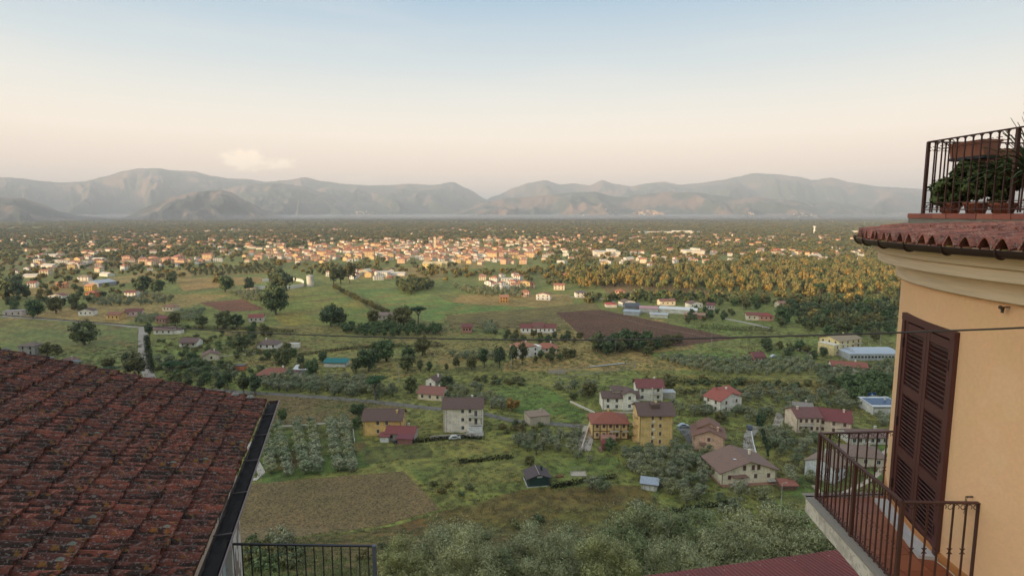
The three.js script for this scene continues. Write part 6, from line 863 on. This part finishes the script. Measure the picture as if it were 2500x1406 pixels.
// tufts and weeds that roughen the near fields
{
  const R = rng(1212), blade = (n, h, w, cs) => { const pos = [], nor = [], col = [], idx = []; for (let k = 0; k < n; k++) { const a = R() * 6.28, x = (R() - .5) * w, z = (R() - .5) * w, l = h * (.5 + R() * .7), q = .7 + .6 * R(), c = cs[Math.floor(R() * cs.length)], b = pos.length / 3, dx = Math.cos(a) * .07, dz = Math.sin(a) * .07, lx = (R() - .5) * l, lz = (R() - .5) * l; pos.push(x - dx, 0, z - dz, x + dx, 0, z + dz, x + lx, l, z + lz); for (let i = 0; i < 3; i++) { nor.push(0, 1, 0); col.push(c[0] * q, c[1] * q, c[2] * q); } idx.push(b, b + 1, b + 2); } const g = new THREE.BufferGeometry(); g.setAttribute('position', new THREE.Float32BufferAttribute(pos, 3)); g.setAttribute('normal', new THREE.Float32BufferAttribute(nor, 3)); g.setAttribute('color', new THREE.Float32BufferAttribute(col, 3)); g.setIndex(idx); const q = g.toNonIndexed(); q.computeVertexNormals(); return q; };
  const gs = [blade(26, .5, 1.1, [[.19, .19, .072], [.23, .20, .09], [.15, .17, .06]]), blade(26, .6, 1.2, [[.22, .165, .085], [.19, .13, .07], [.16, .15, .06]]), blade(24, .45, 1.0, [[.17, .22, .07], [.2, .24, .085]])];
  const bare = [[[575, 1180], [990, 1148], [1078, 1245], [700, 1312], [575, 1330]], [[625, 1040], [870, 1027], [905, 1140], [640, 1180]], [[1358, 763], [1466, 756], [1800, 826], [1660, 846], [1432, 832]]];
  const L = [[], [], []], m = new THREE.Matrix4(), qn = new THREE.Quaternion();
  for (let i = 0; i < 34000; i++) { const d = 70 + 380 * Math.pow(R(), 1.25), px = -60 + 2320 * R(), r = ray(px, 900), l = Math.hypot(r.x, r.z), x = r.x / l * d, z = r.z / l * d, q = toPx(V3(x, ground(x, z), z)); if (bare.some((P) => inPoly(q[0], q[1], P))) continue; const v = fbm(x / 18, z / 18, 3, 950); if (v < .42 && R() < .8) continue; if (d < 92 && px > 900) continue; const s = (.45 + .6 * R()) * (1 + d / 500); L[fbm(x / 50, z / 50, 2, 951) > .52 ? (R() < .8 ? 1 : 0) : (R() < .6 ? 0 : 2)].push([x, z, s, R() * 6.28]); }
  const G0 = new THREE.Group(); G0.name = 'tall_grass'; G0.userData = { kind: 'stuff', label: 'rough grass and weeds over the near fields', category: 'grass' }; scene.add(G0);
  L.forEach((l, i) => { const im = shadowed(new THREE.InstancedMesh(gs[i], foliage(1, 1, 1), l.length)); im.name = 'tufts'; l.forEach(([x, z, s, r], j) => { qn.setFromAxisAngle(V3(0, 1, 0), r); m.compose(V3(x, ground(x, z) + .02, z), qn, V3(s, s * .8, s)); im.setMatrixAt(j, m); }); G0.add(im); });
}
// ------------------------------------------------------------------ poles, lamp, sign, cars, small things
const woodPole = M(.36, .33, .30, { rough: .9 });
for (const [px, py, top, lb] of [[1737, 847, 807, 'grey power pole at the ploughed field corner'], [1502, 862, 832, 'grey power pole before the dark copse'], [1248, 898, 858, 'white power pole among the dark oval trees'], [1363, 923, 895, 'power pole by the ruined greenhouse frame'], [1822, 871, 848, 'pole above the wide field of young olives'], [1977, 916, 886, 'pole between young olives and long white house'], [2001, 822, 807, 'pole on the edge of the shaded wood'], [2120, 845, 815, 'pole behind the yellow apartment building'], [2148, 850, 815, 'taller pole behind the yellow apartment building'], [1994, 979, 954, 'pole on the weedy terraces'], [974, 934, 888, 'pole beside the meadow olives'], [418, 775, 762, 'short pole by the farm shed'], [1812, 755, 735, 'pole near the pink house']]) {
  const p = G(px, py), h = (py - top) / perM(p), t = thing('utility_pole', lb, 'pole', [p.x, p.y, p.z], .4); part('shaft', new THREE.CylinderGeometry(.09, .15, h + .6, 8).translate(0, h / 2 - .3, 0), woodPole, t); part('crossarm', box(1.2, .09, .09, 0, h - .35, 0), M(.2, .18, .17), t); for (const e of [-1, 0, 1]) part('insulator', new THREE.CylinderGeometry(.05, .06, .18, 8).translate(e * .5, h - .22, 0), M(.4, .38, .36), t);
}
{ const p = G(1906, 1247), h = 72 / perM(p), t = thing('lamp_post', 'tall grey lamp post on the slope lawn', 'lamp post', [p.x, p.y, p.z]); part('shaft', new THREE.CylinderGeometry(.06, .11, h, 8).translate(0, h / 2, 0), M(.42, .40, .38), t); part('arm', beam(V3(0, h - .1, 0), V3(.9, h + .12, 0), .06, .06), M(.42, .4, .38), t); part('lamp_head', box(.6, .12, .25, 1.1, h + .12, 0), M(.35, .34, .33), t); }
{ // blue sign on posts, with a white mark and a line of lettering
  const p = G(2128, 985), s = perM(p), w = 19 / s, h = 15 / s, t = thing('blue_sign', 'blue board with white mark standing before the bright green trees', 'sign', [p.x, p.y, p.z]);
  const cv = document.createElement('canvas'); cv.width = 256; cv.height = 200; const x = cv.getContext('2d'); x.fillStyle = '#12407c'; x.fillRect(0, 0, 256, 200); x.strokeStyle = '#dfe8f2'; x.lineWidth = 12; x.beginPath(); x.arc(118, 52, 16, 2.6, 7.2); x.stroke(); x.beginPath(); x.arc(122, 82, 16, 4.4, 9); x.stroke(); x.strokeStyle = '#b9cbe0'; x.lineWidth = 9; x.beginPath(); [[40, 128, 40, 158], [58, 128, 58, 158], [58, 130, 74, 130], [90, 158, 100, 126], [100, 126, 110, 158], [128, 126, 128, 158], [128, 142, 146, 142], [164, 126, 164, 158], [182, 128, 200, 156], [200, 128, 182, 156]].forEach(([a, b, c, d]) => { x.moveTo(a, b); x.lineTo(c, d); }); x.stroke(); const ct = new THREE.CanvasTexture(cv); ct.colorSpace = THREE.SRGBColorSpace;
  part('board', box(w, h, .12, 0, 2.2 + h / 2, 0), M(.006, .05, .20), t); const f = part('face', new THREE.PlaneGeometry(w * .98, h * .98), new THREE.MeshStandardMaterial({ map: ct, roughness: .5 }), t); f.position.set(0, 2.2 + h / 2, .065); for (const e of [-.4, .4]) part('post', box(.14, 3.4 + h, .14, e * w, (2.2 + h) / 2 - .3, -.14), M(.25, .25, .25), t); part('floodlight', box(.5, .08, .1, -w * .2, 2.5 + h, .5), M(.5, .45, .4), t);
}
function car(px, py, turn, c, label) {
  const p = G(px, py), t = thing('parked_car', label, 'car', [p.x, p.y + .05, p.z], turn), paint = M(...c, { rough: .3, metal: .2 });
  const sh = new THREE.Shape(); [[-2.1, .35], [-2.12, .75], [-1.6, .92], [-1.0, 1.42], [.5, 1.46], [1.15, .95], [2.0, .82], [2.1, .4]].forEach(([a, b], i) => i ? sh.lineTo(a, b) : sh.moveTo(a, b)); const g = new THREE.ExtrudeGeometry(sh, { depth: 1.5, bevelEnabled: true, bevelSize: .08, bevelThickness: .08, bevelSegments: 2 }); g.translate(0, 0, -.75); part('body', g, paint, t);
  for (const s of [-1, 1]) { const w = new THREE.Shape([[-1.0, .95], [-.85, 1.32], [.42, 1.35], [.95, .97]].map(([a, b]) => new THREE.Vector2(a, b))), q = new THREE.ExtrudeGeometry(w, { depth: .02, bevelEnabled: false }); q.translate(0, 0, s > 0 ? .835 : -.855); part('side_window', q, paneM, t); }
  part('windscreen', beam(V3(.6, 1.42, 0), V3(1.14, 1.0, 0), 1.4, .04), paneM, t); part('rear_window', beam(V3(-1.08, 1.40, 0), V3(-1.62, .97, 0), 1.4, .04), paneM, t);
  for (const a of [-1.3, 1.3]) for (const s of [-1, 1]) { const wq = part('wheel', new THREE.CylinderGeometry(.33, .33, .22, 16).rotateX(Math.PI / 2).translate(a, .33, s * .74), M(.02, .02, .02), t); part('rim', new THREE.CylinderGeometry(.2, .2, .24, 12).rotateX(Math.PI / 2).translate(a, .33, s * .74), M(.4, .4, .42, { metal: .6, rough: .35 }), wq); }
  for (const s of [-.6, .6]) { part('headlight', box(.06, .14, .3, 2.13, .68, s), M(.7, .7, .68, { rough: .2 }), t); part('tail_light', box(.06, .14, .3, -2.17, .74, s), M(.3, .02, .02, { rough: .3 }), t); }
}
car(1668, 1043, .1, [.42, .46, .5], 'silver estate car parked behind the apartment block'); car(1829, 1047, 1.3, [.06, .07, .09], 'dark car on the driveway by the cypresses'); car(1560, 1006, .3, [.6, .6, .6], 'white car beside the two wing house'); car(976, 1082, .05, [.05, .05, .06], 'black car before the red roofed barn'); car(1888, 872, .4, [.6, .6, .6], 'white van like car on the meadow by the apartments'); car(1110, 1072, .2, [.62, .61, .58], 'white car on the grass below the tall white house');
// low walls, fence, greenhouse frame, sand pit
const lowWall = (label, pts, h, th, c) => { const P = pts.map(([x, y]) => G(x, y)), t = thing('low_wall', label, 'wall', [P[0].x, P[0].y, P[0].z]); for (let i = 0; i < P.length - 1; i++) part('wall_section', beam(P[i].clone().sub(P[0]).add(V3(0, h / 2 - .1, 0)), P[i + 1].clone().sub(P[0]).add(V3(0, h / 2 - .1, 0)), th, h), M(...c, { map: T.earth }), t); };
lowWall('white wall along the driveway and cypresses', [[1834, 1058], [1840, 1090], [1851, 1128]], 1.1, .3, [.85, .8, .75]); lowWall('pale stone wall edging the lush meadow', [[1392, 982], [1420, 995], [1452, 1010]], .9, .4, [.8, .7, .6]); lowWall('white wall of the amber house terrace', [[1420, 1100], [1432, 1062], [1440, 1036]], 1.4, .3, [.9, .75, .6]); lowWall('stone wall below the tall white house', [[1050, 1070], [1110, 1066], [1160, 1063]], 1, .4, [.5, .42, .36]); lowWall('small pale wall by the farmhouse garden', [[862, 1052], [866, 1082]], 1, .3, [.8, .7, .6]);
{ const c = [[1350, 912], [1440, 897], [1525, 888], [1552, 892], [1548, 900], [1440, 912], [1362, 922]].map(([x, y]) => G(x, y)), t = thing('greenhouse_frame', 'collapsed pale greenhouse frame in the weedy meadow', 'greenhouse', [c[0].x, 0, c[0].z]), m = M(.34, .31, .27, { rough: .8 }), at = (p, y) => V3(p.x - c[0].x, y, p.z - c[0].z);
  for (let i = 0; i < c.length - 1; i++) { part('base_board', beam(at(c[i], .1), at(c[i + 1], .1), .15, .3), m, t); for (let k = 0; k < 5; k++) { const p = c[i].clone().lerp(c[i + 1], k / 5); part('post', beam(at(p, 0), at(p, 1.6 + .8 * ((i + k) % 2)), .08, .08), m, t); } if (i % 2 === 0) part('rail', beam(at(c[i], 1.7), at(c[i + 1], 1.5), .07, .07), m, t); }
  part('end_wall', box(9, 2.2, .3, 2, 1, 0), M(.5, .42, .34, { map: T.earth }), t); part('sheet', beam(at(c[1], .5), at(c[2], .45), 1.4, .05), M(.42, .42, .4), t); }
{ const p = G(1412, 1157), t = thing('sand_pit', 'pale sandy pit framed by stones and poles on the lawn', 'sand pit', [p.x, p.y, p.z]); part('sand', box(4.6, .12, 3.2, 0, .05, 0), M(.55, .45, .34, { map: T.earth }), t); for (const [x, z, w, d] of [[0, 1.7, 4.9, .25], [0, -1.7, 4.9, .25], [2.4, 0, .25, 3.2], [-2.4, 0, .25, 3.2]]) part('kerb', box(w, .3, d, x, .1, z), M(.42, .36, .3, { map: T.earth }), t); for (const x of [-2, -.6, .8, 2.2]) part('pole', box(.07, 1.4, .07, x, .7, -1.9), M(.3, .28, .26), t); part('crossbar', box(4.4, .06, .06, .1, 1.3, -1.9), M(.3, .28, .26), t); }
{ const p = G(1367, 1165), t = thing('woodpile', 'heap of orange brown logs beside the sand pit', 'woodpile', [p.x, p.y, p.z]); for (let k = 0; k < 16; k++) part('log', new THREE.CylinderGeometry(.16, .18, 1, 8).rotateZ(Math.PI / 2).rotateY(rr(-.5, .5)).translate(rr(-1.1, 1.1), .16 + .26 * (k % 3), rr(-.4, .4)), M(.33, .17, .08, { map: T.earth }), t); }
{ const p = G(1480, 1092), t = thing('garden_clutter', 'small red shed roof and crates on the amber house terrace', 'shed', [p.x, p.y, p.z]); part('shed_wall', box(3.2, 2, 2.4, 0, 1, 0), M(.3, .1, .08), t); part('shed_roof', slopes2(3.2, 2.4, .6, .25, .08).translate(0, 2, 0), M(.25, .05, .05), t); for (let k = 0; k < 5; k++) part('crate', box(.6, .5, .5, -2.6 + k * .1, .25 + .5 * (k % 2), 1 + k * .6), M(.4, .3 - .04 * k, .2), t); }

// low mist lying on the far plain before the hills, in thin level layers that thin out upwards
{
  const al = tex(512, (u, v) => { const n = fbm(u * 6, v * 3, 4, 970), e = sstep(0, .12, u) * sstep(0, .12, 1 - u) * sstep(0, .42, v) * sstep(0, .12, 1 - v); return clamp((n - .12) * 1.5) * e; });
  const G0 = new THREE.Group(); G0.name = 'mist'; G0.userData = { kind: 'stuff', label: 'thin morning mist lying before the hills', category: 'mist' }; scene.add(G0);
  [[20, .42], [30, .42], [40, .40], [49, .36], [57, .32], [64, .28], [70, .22], [76, .16]].forEach(([y, op], k) => { const g = new THREE.PlaneGeometry(34000, 12000 - k * 200); g.rotateX(-Math.PI / 2); const m = new THREE.Mesh(g, new THREE.MeshStandardMaterial({ color: new THREE.Color().setRGB(.98, .95, .93), roughness: 1, transparent: true, opacity: op, alphaMap: al, side: THREE.DoubleSide, depthWrite: false })); m.name = 'mist_layer'; m.position.set(-600 + 300 * k * (k % 2 ? 1 : -1), y, -10600 + 120 * k); G0.add(m); });
}

// clods on the stubble and ploughed land
{
  const R = rng(3131), g = new THREE.IcosahedronGeometry(.16, 0); g.scale(1, .6, 1);
  for (const [nm, poly, n, c, lb, s0] of [['field_clods', [[582, 1183], [986, 1150], [1074, 1243], [980, 1270], [720, 1310], [585, 1325]], 26000, [.27, .20, .11], 'dry clods and stubble over the brown field', .8], ['ploughed_clods', [[1358, 763], [1466, 756], [1640, 792], [1800, 826], [1660, 846], [1432, 832]], 16000, [.17, .09, .065], 'turned clods over the dark ploughed field', 2.4]]) {
    const W = poly.map(([x, y]) => { const p = G(x, y); return [p.x, p.z]; }), xs = W.map((p) => p[0]), zs = W.map((p) => p[1]), L = [];
    for (let i = 0; i < n; i++) { const x = lerp(Math.min(...xs), Math.max(...xs), R()), z = lerp(Math.min(...zs), Math.max(...zs), R()); if (inPoly(x, z, W)) L.push([x, z]); }
    const im = shadowed(new THREE.InstancedMesh(g, M(1, 1, 1, { rough: 1 }), L.length)), m = new THREE.Matrix4(), qn = new THREE.Quaternion(), cc = new THREE.Color(); im.name = nm; im.userData = { kind: 'stuff', label: lb, category: 'soil' };
    L.forEach(([x, z], i) => { const s = s0 * (.4 + 1.0 * R() * R()), k = .7 + .6 * R(); qn.setFromAxisAngle(V3(R(), R(), R()).normalize(), R() * 6); m.compose(V3(x, ground(x, z) + .05, z), qn, V3(s, s, s)); im.setMatrixAt(i, m); im.setColorAt(i, cc.setRGB(c[0] * k, c[1] * k, c[2] * k)); }); scene.add(im);
  }
}
renderer.render(scene, camera);
